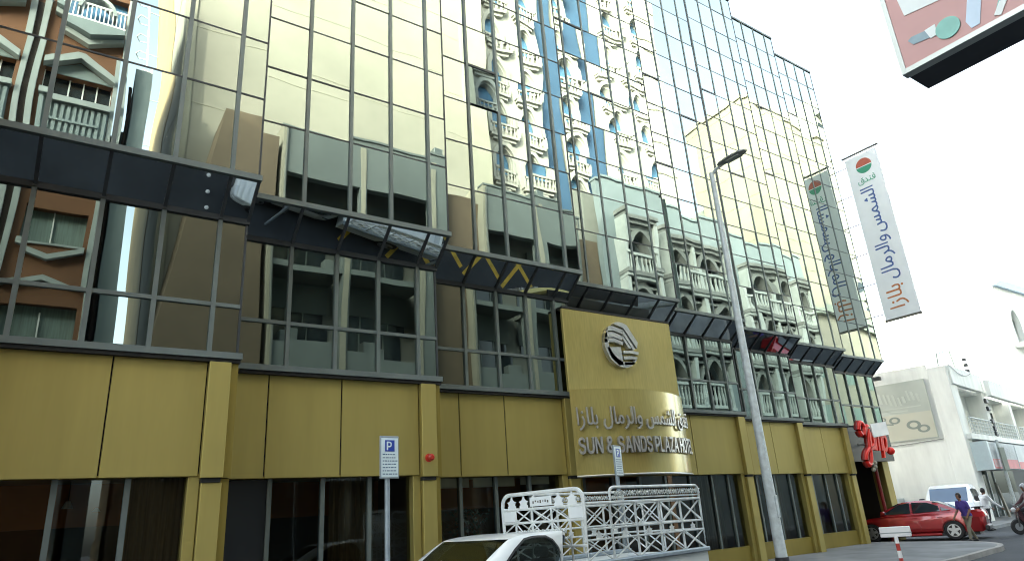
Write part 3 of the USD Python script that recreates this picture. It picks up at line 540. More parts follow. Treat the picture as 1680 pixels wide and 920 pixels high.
# ================================================================ the other side of the street (seen in the mirror glass)
YO = -3.5
def wall_with_holes(x0, x1, z0, z1, holes, y0, y1):
    g = sbox(x0, z0, x1, z1).difference(unary_union([h if hasattr(h, 'geom_type') else sbox(*h) for h in holes])) if holes else sbox(x0, z0, x1, z1)
    return B().prism(g, 'y', y0, y1)
def arch(cx, z0, w, h, n=8):
    """Pointed arch opening standing on z0."""
    r = w*0.9; zs = z0 + h - w*0.62; pts = [(cx-w/2, z0)]
    for k in range(n+1):
        u = k/n; pts.append((cx-w/2 + w/2*(u**1.0), zs + w*0.62*math.sin(u*math.pi/2)**0.8))
    for k in range(n-1, -1, -1):
        u = k/n; pts.append((cx+w/2 - w/2*u, zs + w*0.62*math.sin(u*math.pi/2)**0.8))
    pts.append((cx+w/2, z0)); return Polygon(pts)
def balusters(x0, x1, y, z0, z1, n):
    b = B()
    for k in range(n):
        x = x0 + (k+0.5)*(x1-x0)/n; r = (x1-x0)/n*0.30
        b.lathe([(r*0.6, 0), (r*0.6, 0.10*(z1-z0)), (r*1.05, 0.32*(z1-z0)), (r*0.45, 0.68*(z1-z0)), (r*0.7, z1-z0)], 6, (x, y, z0))
    return b

# --- orange building with gabled balconies
og = thing('orange_apartment_block', 'orange apartment block with pale blue gabled balconies, mirrored at the left of the upper glass', 'building', (-3, YO, 0))
holes = []
MOD = [(-1.62, 0.50), (-4.6, -2.42), (-7.6, -5.4)]
for a, b in MOD:
    holes += [(a, 15.78, b, 16.72), (a+0.1, 12.0-0.9, b-0.1, 12.3), (a+.1, 7.8, b-.1, 8.9), (a, 19.0, b, 20.6), (a+.1, 4.6, b-.1, 5.6)]
part(og, 'wall', wall_with_holes(-12, 0.62, 0, 24, holes, YO-0.35, YO), 'orange_paint')
part(og, 'inner_wall', B().box(-12, 0.62, YO-1.6, YO-1.4, 0, 24).box(-12, .62, YO-9, YO-8.8, 0, 24).box(0.4, .62, YO-9, YO-.36, 0, 24).box(-12, .6, YO-8.8, YO-.4, 23.8, 23.95), 'dark_recess')
for a, b in MOD:
    c = (a+b)/2
    w = part(og, 'balcony_window', B().box(a, b, YO-0.28, YO-0.25, 15.78, 16.72), 'window_dark')
    for k in range(6): part(w, 'window_bar', B().box(a+(b-a)*k/5-0.022, a+(b-a)*k/5+0.022, YO-0.24, YO-0.19, 15.78, 16.72), 'white_paint')
    part(og, 'balcony_rail', B().box(a-.03, b+.03, YO-0.02, YO+0.30, 15.60, 15.80), 'pale_blue_trim')
    rib = B().box(a, b, YO+0.02, YO+0.14, 14.35, 15.60)
    for k in range(12): rib.box(a+(b-a)*(k+0.2)/12, a+(b-a)*(k+0.75)/12, YO+0.14, YO+0.20, 14.35, 15.55)
    rib.box(a+.2, b-.25, YO+.2, YO+.24, 14.92, 15.0)
    part(og, 'ribbed_balcony', rib, 'pale_blue_slab')
    part(og, 'balcony_keel', B().prism([(a, 14.35), (a+.1, 14.05), (c, 13.75), (b-.1, 14.05), (b, 14.35), (b, 14.2), (c, 13.9), (a, 14.2)][:5], 'y', YO, YO+0.22), 'pale_blue_trim')
    gab = Polygon([(a-.06, 16.72), (c, 17.35), (b+.06, 16.72), (b+.06, 16.95), (c+.12, 17.56), (c-.12, 17.56), (a-.06, 16.95)])
    part(og, 'gable_moulding', B().prism(gab, 'y', YO-0.01, YO+0.30), 'pale_blue_trim')
    part(og, 'gable_infill', B().prism([(a, 16.73), (b, 16.73), (c, 17.3)], 'y', YO-0.2, YO+0.03), 'pale_blue_slab')
    vm = Polygon([(a, 18.55), (c, 18.05), (b, 18.5), (b, 18.66), (c, 18.24), (a, 18.75)])
    part(og, 'v_moulding', B().prism(vm, 'y', YO-0.01, YO+0.26), 'pale_blue_trim')
    part(og, 'upper_balcony_deck', B().prism([(a, 18.76), (c, 18.3), (b, 18.7), (b, 18.9), (a, 18.9)], 'y', YO+0.0, YO+0.5), 'pale_blue_slab')
    gr = B().box(a, b, YO+.44, YO+.50, 19.62, 19.70).box(a, b, YO+.44, YO+.5, 18.9, 18.97)
    for k in range(16): gr.box(a+(b-a)*(k+.35)/16, a+(b-a)*(k+.65)/16, YO+.45, YO+.49, 18.95, 19.65)
    part(og, 'balustrade', gr, 'white_paint')
    part(og, 'upper_window', B().box(a, b, YO-.3, YO-.27, 19.0, 20.6), 'window_blue')
    arcp = Polygon([(c+0.1+0.62*math.cos(t), 19.35+0.75*math.sin(t)) for t in np.linspace(0.1, math.pi-.1, 12)] + [(c+.1+.5*math.cos(t), 19.35+.62*math.sin(t)) for t in np.linspace(math.pi-.1, .1, 12)])
    part(og, 'arch_moulding', B().prism(arcp, 'y', YO+.0, YO+.55), 'pale_blue_trim')
    for z in (12.0, 8.4, 5.0):
        w = part(og, 'window', B().box(a+.1, b-.1, YO-.3, YO-.27, z-.9, z+.5), 'window_curtain')
        part(w, 'window_bar', B().box(c-.02, c+.02, YO-.26, YO-.2, z-.9, z+.3), 'white_paint')
        part(w, 'window_sill', B().box(a+.05, b-.05, YO-.02, YO+.06, z-.97, z-.9), 'pale_blue_trim')
    part(og, 'v_moulding', B().prism([(a+.05, 10.85), (c, 10.48), (b-.05, 10.85), (b-.05, 11.02), (c, 10.66), (a+.05, 11.02)], 'y', YO, YO+.2), 'pale_blue_trim')
    part(og, 'gable_moulding', B().prism([(a+.05, 9.45), (c, 9.78), (b-.05, 9.45), (b-.05, 9.6), (c, 9.96), (a+.05, 9.6)], 'y', YO, YO+.2), 'pale_blue_trim')
    for dx in (-0.58, -0.22): part(og, 'pipe_pilaster', B().box(a+dx-0.085, a+dx+0.085, YO, YO+0.16, 0, 19.0).lathe([(.1, 0), (.12, .08), (.05, .2), (0, .3)], 8, (a+dx, YO+.08, 19.0)), 'pale_blue_trim')
    part(og, 'recess_strip', B().box(a-.49, a-.31, YO+.003, YO+.02, 0, 18.9), 'dark_recess')
part(og, 'edge_pilaster', B().box(0.52, 0.66, YO-.3, YO+0.12, 0, 24), 'pale_blue_trim')
bs = thing('pale_blue_wing', 'plain pale blue wing beside the orange apartment block, mirrored next to the strip of sky', 'building', (1.1, YO-1, 0))
part(bs, 'wall', B().box(0.90, 1.42, YO-3.0, YO-0.3, 0, 17.6), 'pale_blue_slab'); part(bs, 'set_back', B().box(0.66, 1.5, YO-6, YO-3.0, 0, 16.6), 'pale_blue_slab')
part(bs, 'drain_pipe', B().tube([(0.80, YO-.6, 0), (0.80, YO-.6, 17)], 0.06, 6), 'dark_recess')

# --- tall cream tower
ct = thing('cream_tower', 'tall plain cream tower with a sunlit blank wall, mirrored in the upper glass', 'building', (10, -6, 0))
part(ct, 'wall', B().box(2.75, 18.9, -20, -6.0, 0, 46), 'cream_wall')
for k in range(9):
    z = 15.2 + 3.4*k
    part(ct, 'joint_band', B().box(2.74, 18.92, -20.01, -5.985, z, z+0.05), 'cream_trim')
part(ct, 'corner_pier', B().box(2.66, 3.1, -6.8, -5.93, 0, 46.2), 'cream_trim')
part(ct, 'sun_tint_sheet', B().box(2.72, 2.735, -19.5, -11.0, 0, 45), 'sun_tinted_cream')  # thin golden sheet that paints sunlight onto the tower side
part(ct, 'end_pier', B().box(17.7, 18.95, -6.4, -5.8, 0, 46.2), 'cream_trim')
lad = B()
for dy in (-19.3, -18.7): lad.tube([(2.2, dy, 22), (2.2, dy, 33)], 0.04, 5)
for k in range(26): lad.tube([(2.2, -19.3, 22.2+k*.42), (2.2, -18.7, 22.2+k*.42)], 0.03, 4)
for k in range(9):
    z = 22.5+k*1.25; lad.tube([(2.2, -19.3, z), (1.75, -19.4, z), (1.6, -19.0, z), (1.75, -18.6, z), (2.2, -18.7, z)], 0.035, 4)
for k in range(4): lad.tube([(2.2, -19.0, 23+3*k), (2.75, -19.0, 23+3*k)], .03, 4)
part(ct, 'cat_ladder', lad, 'billboard_trim')

# --- low grey building: blocks with loggias, brown recesses between
gb = thing('grey_loggia_building', 'shaded grey building with deep dark loggias between brown recessed strips, mirrored below the cream tower', 'building', (14, YO, 0))
part(gb, 'shadow_shape_wall', B().prism([(2.05, 4.0), (2.9, 9.6), (3.57, 13.93), (4.05, 17.15), (6.42, 17.15), (6.42, 0), (2.05, 0)], 'y', YO-2.2, YO-0.05), 'brown_wall')  # cast shadow on the cream wall, built as a brown slanted shape
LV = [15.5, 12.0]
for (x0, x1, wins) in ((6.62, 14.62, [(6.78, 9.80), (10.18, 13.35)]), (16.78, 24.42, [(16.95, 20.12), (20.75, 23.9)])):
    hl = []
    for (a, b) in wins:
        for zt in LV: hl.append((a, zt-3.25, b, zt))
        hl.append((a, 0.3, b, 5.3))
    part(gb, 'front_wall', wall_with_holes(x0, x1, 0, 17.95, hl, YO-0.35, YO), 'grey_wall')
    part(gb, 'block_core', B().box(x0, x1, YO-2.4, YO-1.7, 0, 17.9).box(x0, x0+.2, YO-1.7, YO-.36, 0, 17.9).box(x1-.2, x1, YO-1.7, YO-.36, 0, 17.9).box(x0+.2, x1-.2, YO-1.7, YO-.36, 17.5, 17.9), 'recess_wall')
    part(gb, 'sun_tinted_reveal', B().box(x0-0.02, x0+0.18, YO-1.9, YO+0.02, 0, 17.93), 'cream_trim')  # cream colour paints in sun on the side face of each block
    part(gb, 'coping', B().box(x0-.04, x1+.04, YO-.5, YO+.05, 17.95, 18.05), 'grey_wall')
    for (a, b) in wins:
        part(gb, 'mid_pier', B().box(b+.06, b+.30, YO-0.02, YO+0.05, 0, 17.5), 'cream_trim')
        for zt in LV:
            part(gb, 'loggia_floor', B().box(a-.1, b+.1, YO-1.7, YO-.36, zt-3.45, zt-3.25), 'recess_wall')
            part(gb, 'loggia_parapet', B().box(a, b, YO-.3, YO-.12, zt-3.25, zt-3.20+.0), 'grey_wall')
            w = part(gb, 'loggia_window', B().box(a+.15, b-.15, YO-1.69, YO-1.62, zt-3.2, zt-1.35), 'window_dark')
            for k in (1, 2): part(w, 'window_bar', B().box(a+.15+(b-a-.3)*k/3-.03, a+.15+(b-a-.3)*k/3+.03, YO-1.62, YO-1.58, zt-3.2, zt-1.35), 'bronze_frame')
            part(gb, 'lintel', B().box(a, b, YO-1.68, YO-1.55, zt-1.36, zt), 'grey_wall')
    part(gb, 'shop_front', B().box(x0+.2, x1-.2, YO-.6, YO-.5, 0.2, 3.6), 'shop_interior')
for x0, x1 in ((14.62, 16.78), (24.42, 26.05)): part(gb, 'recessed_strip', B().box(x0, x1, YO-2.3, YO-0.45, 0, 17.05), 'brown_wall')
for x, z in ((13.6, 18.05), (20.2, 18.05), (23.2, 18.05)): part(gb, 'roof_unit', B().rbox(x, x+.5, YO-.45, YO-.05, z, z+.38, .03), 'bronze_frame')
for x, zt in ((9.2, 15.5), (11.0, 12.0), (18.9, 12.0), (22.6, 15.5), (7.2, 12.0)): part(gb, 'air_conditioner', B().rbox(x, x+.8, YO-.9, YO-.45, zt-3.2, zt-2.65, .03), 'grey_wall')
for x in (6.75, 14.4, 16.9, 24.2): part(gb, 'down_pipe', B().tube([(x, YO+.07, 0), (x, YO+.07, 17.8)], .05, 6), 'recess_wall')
part(gb, 'roof_deck', B().box(4.2, 26, -5.9, YO-2.3, 16.6, 16.9), 'grey_wall')

# --- white tower with arched balconies and blue glass strips
wt = thing('white_arched_tower', 'tall white tower with arched balconies and bright blue glass strips, mirrored above the hotel sign', 'tower', (30, -9, 0))
YW = -9.0
def xw(x): return x  # tower plane coordinates
WX0, WX1 = 20.9, 42.5
part(wt, 'core', B().box(WX0, WX1, -24, YW-0.9, 0, 56), 'white_stucco')
part(wt, 'blue_glass_strip', B().box(26.2, 28.3, YW-0.9, YW-0.55, 14, 55.5), 'blue_glass'); part(wt, 'blue_glass_strip', B().box(30.6, 33.05, YW-0.9, YW-0.55, 14, 55.5), 'blue_glass')
FL = [11.6+3.4*k for k in range(13)]
colsW = [(20.9, 26.3, [22.1, 24.9]), (28.35, 30.6, [29.5]), (33.0, 39.3, [34.5, 37.6])]
for x0, x1, cs in colsW:
    hl = [arch(c, z+.9, 1.45, 1.95) for c in cs for z in FL]
    part(wt, 'arched_wall', wall_with_holes(x0, x1, 8, 55.8, hl, YW-0.4, YW), 'white_stucco')
    for c in cs:
        for z in FL:
            hood = arch(c, z+.9, 2.1, 2.45).difference(arch(c, z+.9, 1.6, 2.05))
            part(wt, 'arch_hood', B().prism(hood, 'y', YW, YW+0.18), 'white_stucco')
            part(wt, 'window', B().box(c-.7, c+.7, YW-.45, YW-.41, z+1.0, z+2.8), 'window_blue')
            wd = 1.05 if len(cs) > 1 else 1.2
            part(wt, 'balcony_slab', B().box(c-wd, c+wd, YW, YW+.36, z+.02, z+.2).box(c-wd+.15, c+wd-.15, YW, YW+.22, z-.2, z+.02), 'white_stucco')
            bal = balusters(c-wd+.1, c+wd-.1, YW+.28, z+.2, z+.9, 6).box(c-wd, c+wd, YW+.2, YW+.36, z+.9, z+1.04)
            for sx_ in (-1, 1): bal.box(c+sx_*wd-.09, c+sx_*wd+.09, YW, YW+.36, z+.2, z+1.04)
            part(wt, 'balustrade', bal, 'white_stucco')
part(wt, 'plain_wing', B().box(39.3, WX1, YW-.9, YW-.15, 8, 55.8), 'white_stucco')
for z in FL: part(wt, 'string_course', B().box(39.3, WX1+.03, YW-.15, YW-.08, z, z+.12), 'cream_trim')

# --- ornate low building with carved balconies
ob = thing('carved_balcony_building', 'shaded low building with carved white arched balconies, mirrored right of the hotel sign', 'building', (38, YO, 0))
units = [(27.3, 30.1, 1), (31.4, 38.4, 2), (42.4, 48.1, 2), (49.8, 52.2, 1)]
hl = []
ARC = []
for (a, b, n) in units:
    for k in range(n):
        c = a + (b-a)*(k+.5)/n; w = min((b-a)/n*0.72, 2.2)
        for z in (15.1, 11.5, 7.9): ARC.append((c, w, z)); hl.append(arch(c, z, w, 2.9))
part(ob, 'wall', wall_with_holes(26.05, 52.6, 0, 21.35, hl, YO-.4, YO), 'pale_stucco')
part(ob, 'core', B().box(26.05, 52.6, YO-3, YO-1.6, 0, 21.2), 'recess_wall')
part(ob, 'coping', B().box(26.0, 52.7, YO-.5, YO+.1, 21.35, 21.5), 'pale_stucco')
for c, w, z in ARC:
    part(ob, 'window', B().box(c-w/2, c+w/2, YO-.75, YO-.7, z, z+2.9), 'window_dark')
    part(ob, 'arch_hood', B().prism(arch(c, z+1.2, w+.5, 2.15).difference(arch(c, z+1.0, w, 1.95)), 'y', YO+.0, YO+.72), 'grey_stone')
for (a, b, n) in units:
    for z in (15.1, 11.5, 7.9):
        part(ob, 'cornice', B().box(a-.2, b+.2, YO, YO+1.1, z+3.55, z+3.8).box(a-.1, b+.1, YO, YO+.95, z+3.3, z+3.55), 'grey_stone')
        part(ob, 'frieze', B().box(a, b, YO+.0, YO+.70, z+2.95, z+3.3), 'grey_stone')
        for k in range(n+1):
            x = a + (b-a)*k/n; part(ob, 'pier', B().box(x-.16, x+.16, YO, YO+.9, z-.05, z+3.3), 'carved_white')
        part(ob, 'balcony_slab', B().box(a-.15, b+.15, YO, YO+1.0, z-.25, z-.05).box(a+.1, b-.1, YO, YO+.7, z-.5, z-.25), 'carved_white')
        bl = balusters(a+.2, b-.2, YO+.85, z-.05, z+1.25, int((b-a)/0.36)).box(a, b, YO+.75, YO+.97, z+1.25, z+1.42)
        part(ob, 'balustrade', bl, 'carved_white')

# --- second cream tower further along, and what stands past it
t2 = thing('ribbed_yellow_tower', 'tall pale yellow tower with ribbed floors, mirrored behind the lamp head', 'tower', (60, -10, 0))
part(t2, 'wall', B().box(52.6, 68, -15.0, -5.8, 0, 39.4), 'tower_yellow')
for k in range(11):
    z = 5.2+3.35*k; part(t2, 'floor_rib', B().box(52.575, 68.03, -14.98, -5.775, z, z+0.8), 'tower_yellow')
part(t2, 'shade_grey_wing', B().box(53.0, 66, -19.5, -15.0, 0, 30.5), 'tower_greygreen')  # grey colour paints in a side that gets no sun
part(t2, 'roof_cap', B().box(52.4, 68.1, -14.9, -5.6, 39.4, 39.9), 'cream_trim')
part(t2, 'podium', B().box(52.65, 68, -5.8, -4.0, 0, 19.0), 'cream_wall'); part(t2, 'podium_ledge', B().box(52.62, 68.1, -5.8, -3.5, 17.2, 17.9), 'tower_greygreen')
for k in range(4):
    for j in range(2): part(t2, 'podium_window', B().box(53.8+k*3.6, 55.6+k*3.6, -4.02, -3.97, 11.5-4.2*j, 13.7-4.2*j), 'window_curtain')
ab = thing('far_apartment_block', 'far pale apartment block with stacked grey balconies, mirrored at the right end of the glass', 'building', (76, -6, 0))
part(ab, 'wall', B().box(69, 86, -18, -6, 0, 46), 'white_stucco')
for k in range(12):
    z = 8+3.3*k
    for x in (70.2, 74.2, 78.2): part(ab, 'balcony', B().box(x, x+3.0, -6, -4.9, z, z+1.05), 'tower_greygreen')
    for x in (70.6, 74.6, 78.6): part(ab, 'window', B().box(x, x+2.2, -6.03, -5.97, z+1.05, z+2.5), 'window_dark')
# boards over the shops at street level, seen dimly in the shop glass
for x0, x1, m_, lb in ((6.8, 14.4, 'board_pale', 'pale shop board of the grey building, mirrored in the shop windows by the parking sign'), (16.9, 24.3, 'orange_paint', 'orange shop board of the grey building, mirrored in the shop windows behind the truck')):
    single('shop_board', lb, 'sign', B().rbox(x0, x1, YO+.06, YO+.3, 3.6, 4.5, .02), m_)

# ================================================================ white corner building across the side street
RA = math.radians(9.6)
wc = thing('white_corner_building', 'white two storey corner building with balconies and a faded mural on its end wall', 'building', (40, 16.4, 0), RA, local=True)
# local frame: x along the street front, y into the block, z up
def wbox(*a): return B().box(*a)
part(wc, 'end_wall', wbox(0, 0.3, 0, 14, 0, 8.15), 'roof_white')
part(wc, 'ground_wall', wbox(0.31, 28, 1.1, 1.3, 0, 4.2).box(0.31, 0.9, 0.92, 1.09, 0, 4.19), 'shop_interior')
part(wc, 'corner_pier', B().rbox(-0.02, 1.35, -0.02, 0.9, 0, 8.14, 0.02), 'roof_white')
part(wc, 'balcony_floor', B().rbox(0.4, 28, -0.25, 1.9, 4.22, 4.52, 0.02), 'roof_white')
part(wc, 'rear_wall', wbox(1.35, 28, 0.85, 1.05, 4.5, 7.2), 'roof_white')
part(wc, 'roof_parapet', B().rbox(0.3, 6.9, -0.12, 0.16, 7.15, 8.2, 0.02).rbox(7.05, 13.0, -0.42, -0.14, 6.95, 7.95, 0.02).rbox(13.1, 28, -0.12, 0.16, 7.15, 8.2, 0.02), 'roof_white')
part(wc, 'parapet_return', wbox(0.0, 0.16, 0.9, 14, 8.15, 8.35), 'roof_white'); part(wc, 'parapet_return', wbox(7.0, 7.12, -.2, 1.0, 6.95, 7.95), 'roof_white')
part(wc, 'roof', wbox(0.3, 28, 0.2, 14, 7.0, 7.2), 'roof_white')
for k, x in enumerate((6.3, 13.0, 19.0)): part(wc, 'bay_pier', B().rbox(x, x+0.75, -0.05, 0.9, 4.5, 7.2, 0.02), 'roof_white')
for k, x in enumerate((1.7, 7.6, 9.3, 14.2)):
    wd = (2.6, 1.0, 2.6, 2.6)[k]; w = part(wc, 'window', wbox(x, x+wd, 0.80, 0.852, 4.55, 6.35), 'window_dark')
    for q in range(4): part(w, 'frame_bar', wbox(x+q*(wd-.05)/3, x+q*(wd-.05)/3+.05, 0.76, 0.80, 4.55, 6.35), 'bronze_frame')
    part(w, 'lintel', wbox(x-.1, x+wd+.1, 0.72, 0.85, 6.35, 6.45), 'roof_white')
for (x0, x1) in ((1.35, 6.3), (7.05, 13.0), (13.75, 19)):
    rl = B()
    for z in (4.62, 4.82, 5.02, 5.22, 5.42): rl.tube([(x0, -0.12, z), (x1, -0.12, z)], 0.018 if z < 5.4 else 0.035, 6)
    n = int((x1-x0)/0.55)
    for k in range(n+1): rl.tube([(x0+(x1-x0)*k/n, -0.12, 4.5), (x0+(x1-x0)*k/n, -0.12, 5.44)], 0.022, 5)
    part(wc, 'balcony_rail', rl, 'galvanised')
# mural on the end wall: a flat faded print
mu = part(wc, 'mural_board', wbox(-0.06, -0.005, 1.15, 5.2, 4.45, 7.62), 'mural_ground')
part(mu, 'mural_lower_field', B().quad((-0.064, 5.15, 4.5), (-0.064, 1.2, 4.5), (-0.064, 1.2, 5.9), (-0.064, 5.15, 5.9)), 'mural_sand')
mk = B(); rng = random.Random(3)
for k in range(15):
    y = 1.55 + k*0.24; h = 0.38 + 0.3*rng.random(); z = 6.45 + 0.12*math.sin(k)
    mk.prism(affinity.skew(sbox(y, z, y+0.10+.06*rng.random(), z+h), xs=8, origin=(y, z)), 'x', -0.068, -0.062)
for z, a, b in ((6.2, 1.6, 4.7), (6.02, 2.3, 4.4)): mk.prism(sbox(a, z, b, z+0.05), 'x', -0.068, -0.062)
part(mu, 'mural_lettering', mk, 'mural_pale')
ck = B()
for (y, z, r) in ((4.6, 5.45, .17), (3.7, 5.72, .15), (3.1, 5.6, .24), (2.2, 5.25, .30), (4.3, 5.05, .22), (1.75, 5.0, .26)):
    ck.prism(affinity.scale(Point(y, z).buffer(r).difference(Point(y, z).buffer(r*.55)), 1.2, .8), 'x', -0.07, -0.0655)
ck.prism(Polygon([(3.2, 5.35), (4.3, 5.5), (4.3, 5.56), (3.2, 5.43)]), 'x', -0.07, -0.0655)
part(mu, 'mural_trinkets', ck, 'mural_ink')
fl = part(wc, 'flood_lamp', B().rbox(-0.5, -0.2, 3.2, 3.7, 7.9, 8.1, .02).tube([(0, 3.45, 8.1), (-.35, 3.45, 8.05)], .03, 6), 'dark_frame')
# roof clutter
for y, z in ((6.6, 5.2), (8.4, 6.6), (10.2, 5.2)): part(wc, 'air_conditioner', B().rbox(-.42, -.02, y, y+.85, z, z+.6, .03), 'carved_white')
for y in (6.2, 8.1): part(wc, 'wall_pipe', B().tube([(-.05, y, .1), (-.05, y, 8.1)], .04, 6), 'mural_sand')
for k, (z, sag) in enumerate(((8.3, .5), (4.35, .12))): part(wc, 'cable', B().tube([(-.03+5.2*t*(k == 0), .95-1.1*(k == 0)+8*t*(k == 1), z-sag*4*t*(1-t)) for t in np.linspace(0, 1, 14)], .014, 4), 'dark_frame')
for k in range(5): part(wc, 'drain_block', B().rbox(4.7+.07*k, 4.95+.07*k, -.1, .12, 8.9-.33*k, 9.08-.33*k, .02), 'dark_frame')
part(wc, 'roof_pipe', B().tube([(0.9, .5, 8.2), (1.2, .5, 9.0), (4.2, .5, 9.6), (4.6, .5, 8.2)], 0.045, 6), 'bronze_frame')
part(wc, 'roof_tank', B().lathe([(0, 0), (.5, 0), (.5, .8), (.3, 1.0), (0, 1.0)], 14, (2.6, 3.2, 7.2)), 'roof_white')
for k, (x, z) in enumerate(((6.35, 6.5), (6.4, 6.05), (6.45, 5.3), (6.5, 4.9), (6.55, 4.6))): part(wc, 'wall_fan', B().rbox(x, x+.5, -.2, -.06, z, z+.26, .03), 'dark_frame')
# boards over the shops
bd = part(wc, 'shop_board', B().rbox(0.9, 6.9, -0.75, -0.45, 2.62, 4.02, 0.02), 'board_grey')
part(bd, 'red_field', B().quad((1.0, -.755, 2.66), (6.85, -.755, 2.66), (6.85, -.755, 3.15), (1.0, -.755, 3.15)), 'board_red')
bm = B()
for k in range(26):
    x = 1.2+k*.21; bm.prism(sbox(x, 3.25+.05*rng.random(), x+.12, 3.55+.3*rng.random()), 'y', -.76, -.757)
for k in range(7): bm.prism(sbox(1.2, 2.75+k*.055, 3.0+.6*rng.random(), 2.775+k*.055), 'y', -.76, -.757)
part(bd, 'lettering', bm, 'board_pale')
part(bd, 'end_panel', B().rbox(0.55, 0.88, -0.78, 0.3, 2.6, 4.05, .01), 'sign_white')
bd2 = part(wc, 'shop_board', B().rbox(7.05, 14, -0.75, -0.45, 2.62, 4.02, 0.02), 'board_pale')
part(bd2, 'red_field', B().quad((7.1, -.755, 2.66), (13.95, -.755, 2.66), (13.95, -.755, 3.05), (7.1, -.755, 3.05)), 'board_red')
for x in (1.6, 2.9, 4.2, 5.5, 6.9, 8.4): part(wc, 'shop_mullion', B().box(x, x+.12, 0.95, 1.08, 0, 2.7), 'galvanised')
part(wc, 'shop_glass', B().quad((0.95, 1.0, 0.1), (14, 1.0, 0.1), (14, 1.0, 2.7), (0.95, 1.0, 2.7)), 'shop_glass')
for x in (2.2, 3.6, 4.7): part(wc, 'shop_shelf', B().box(x, x+.7, 1.03, 1.09, .3, 1.9), 'white_paint')
part(wc, 'plank', B().prism([(5.9, .13), (6.25, .13), (5.1, 2.0), (4.8, 2.0)], 'y', .2, .3), 'cream_wall')
part(wc, 'meter_cabinet', B().rbox(-0.25, -0.02, 3.6, 4.2, 0.3, 1.5, .02), 'galvanised')
yard = thing('yard_wall', 'low white yard wall and cabinet between the passage and the corner building', 'wall', (39, 21, 0))
part(yard, 'wall', B().rbox(36.5, 37.0, 20.5, 34, 0, 3.1, .03), 'roof_white'); part(yard, 'coping', B().rbox(36.4, 37.1, 20.4, 34, 3.1, 3.25, .03), 'white_paint')
part(yard, 'canopy', B().rbox(34.8, 36.5, 20.4, 22.6, 2.9, 3.0, .02), 'dark_frame'); part(yard, 'cabinet', B().rbox(36.2, 36.49, 21.0, 21.8, .1, 1.4, .02), 'galvanised')
# far white building with arches
fa = thing('far_arched_building', 'overexposed white building with arched balconies at the right edge of the picture', 'building', (64, 20.5, 0))
hl = [arch(c, z, 1.7, 3.0) for c in (65.6, 68.8, 72.0) for z in (12.6, 8.4)]
part(fa, 'front_wall', wall_with_holes(62.9, 80, 0, 17.3, hl, 20.6, 21.0), 'roof_white')
part(fa, 'core', B().box(62.9, 80, 22.4, 30, 0, 17.3).box(62.9, 63.3, 21, 22.4, 0, 17.3), 'roof_white')
part(fa, 'blue_roof', B().prism([(62.6, 17.3), (80, 17.3), (80, 18.2), (64.2, 17.9)], 'y', 20.3, 24), 'blue_roof')
for z in (12.2, 8.0): part(fa, 'balcony_slab', B().rbox(63.8, 80, 19.9, 20.6, z, z+.35, .03), 'roof_white')
for c in (65.6, 68.8, 72.0):
    for z in (12.6, 8.4): part(fa, 'balcony_recess', B().box(c-.85, c+.85, 22.2, 22.35, z, z+3.0), 'tower_greygreen')
part(fa, 'roof_mast', B().tube([(63.9, 22, 17.3), (63.2, 22, 20.5)], .06, 6), 'arm_pink')

# ================================================================ street lamps and signs
def street_lamp(label, loc, rz, galv, head):
  lp = thing('street_lamp', label, 'street lamp', loc, rz, local=True)
  part(lp, 'pole', B().tube([(0, 0, 0.25), (0, 0, 3.4), (0, 0, 7.0), (0, 0, 11.15)], [0.145, 0.118, 0.095, 0.07], 12), galv, 40)
  part(lp, 'base_band', B().tube([(0, 0, 0), (0, 0, 0.27)], [0.185, 0.17], 12), 'pole_black', 40)
  wp = B(); rr = random.Random(5)
  for k in range(46):
      z = 2.1+rr.random()*1.6; a = -2.2+rr.random()*1.5; r = 0.143-(z-.25)*.0085
      wp.raw([(r*math.cos(a+d)*1.01, r*math.sin(a+d)*1.01, z+h) for d, h in ((0, 0), (.22, 0), (.25, .04+.05*rr.random()), (.03, .05))], [(0, 1, 2, 3)])
  part(lp, 'torn_stickers', wp, 'sign_white', kind='stuff')
  part(lp, 'access_door', B().rbox(-.05, .05, -.165, -.12, 1.2, 1.75, .01), galv)
  part(lp, 'arm', B().tube([(0, 0, 11.05), (0.02, -0.15, 11.2), (0.05, -0.4, 11.26)], 0.045, 8), galv, 40)
  hd = B(); prof_ = [(-0.28, 0.05, 0.05), (-0.38, 0.12, 0.075), (-0.75, 0.17, 0.10), (-1.15, 0.15, 0.085), (-1.30, 0.07, 0.04)]
  secs = [[(w*math.cos(a), y, 11.27+h*math.sin(a)*(1.0 if math.sin(a) > 0 else .45)) for a in np.linspace(0, 2*math.pi, 12, endpoint=False)] for y, w, h in prof_]
  for a, b in zip(secs[:-1], secs[1:]):
      for k in range(12): hd.quad(a[k], b[k], b[(k+1) % 12], a[(k+1) % 12])
  hd.raw(secs[0]+[(0, prof_[0][0], 11.27)], [(k, (k+1) % 12, 12) for k in range(12)]); hd.raw(secs[-1]+[(0, prof_[-1][0], 11.27)], [((k+1) % 12, k, 12) for k in range(12)])
  part(lp, 'lamp_head', hd, head, 50)
  part(lp, 'lens', B().rbox(-.11, .11, -1.1, -.62, 11.205, 11.235, .01), 'lamp_lens')
street_lamp('tall tapered grey street lamp rising before the hotel glass', (15.85, 11.4, 0.13), 0, 'galvanised', 'lamp_head_grey')
gp = thing('sign_pole', 'grey green pole standing before the shop boards of the white corner building', 'pole', (42.4, 15.9, 0.13), local=True)
part(gp, 'shaft', B().tube([(0, 0, 0), (0, 0, 4.0)], [.09, .07], 10), 'galvanised', 40); part(gp, 'base_collar', B().tube([(0, 0, 0), (0, 0, .5)], .12, 10), 'pole_black', 40); part(gp, 'panel', B().rbox(-.30, .30, -.14, -.08, 2.4, 3.6, .01), 'tower_greygreen')

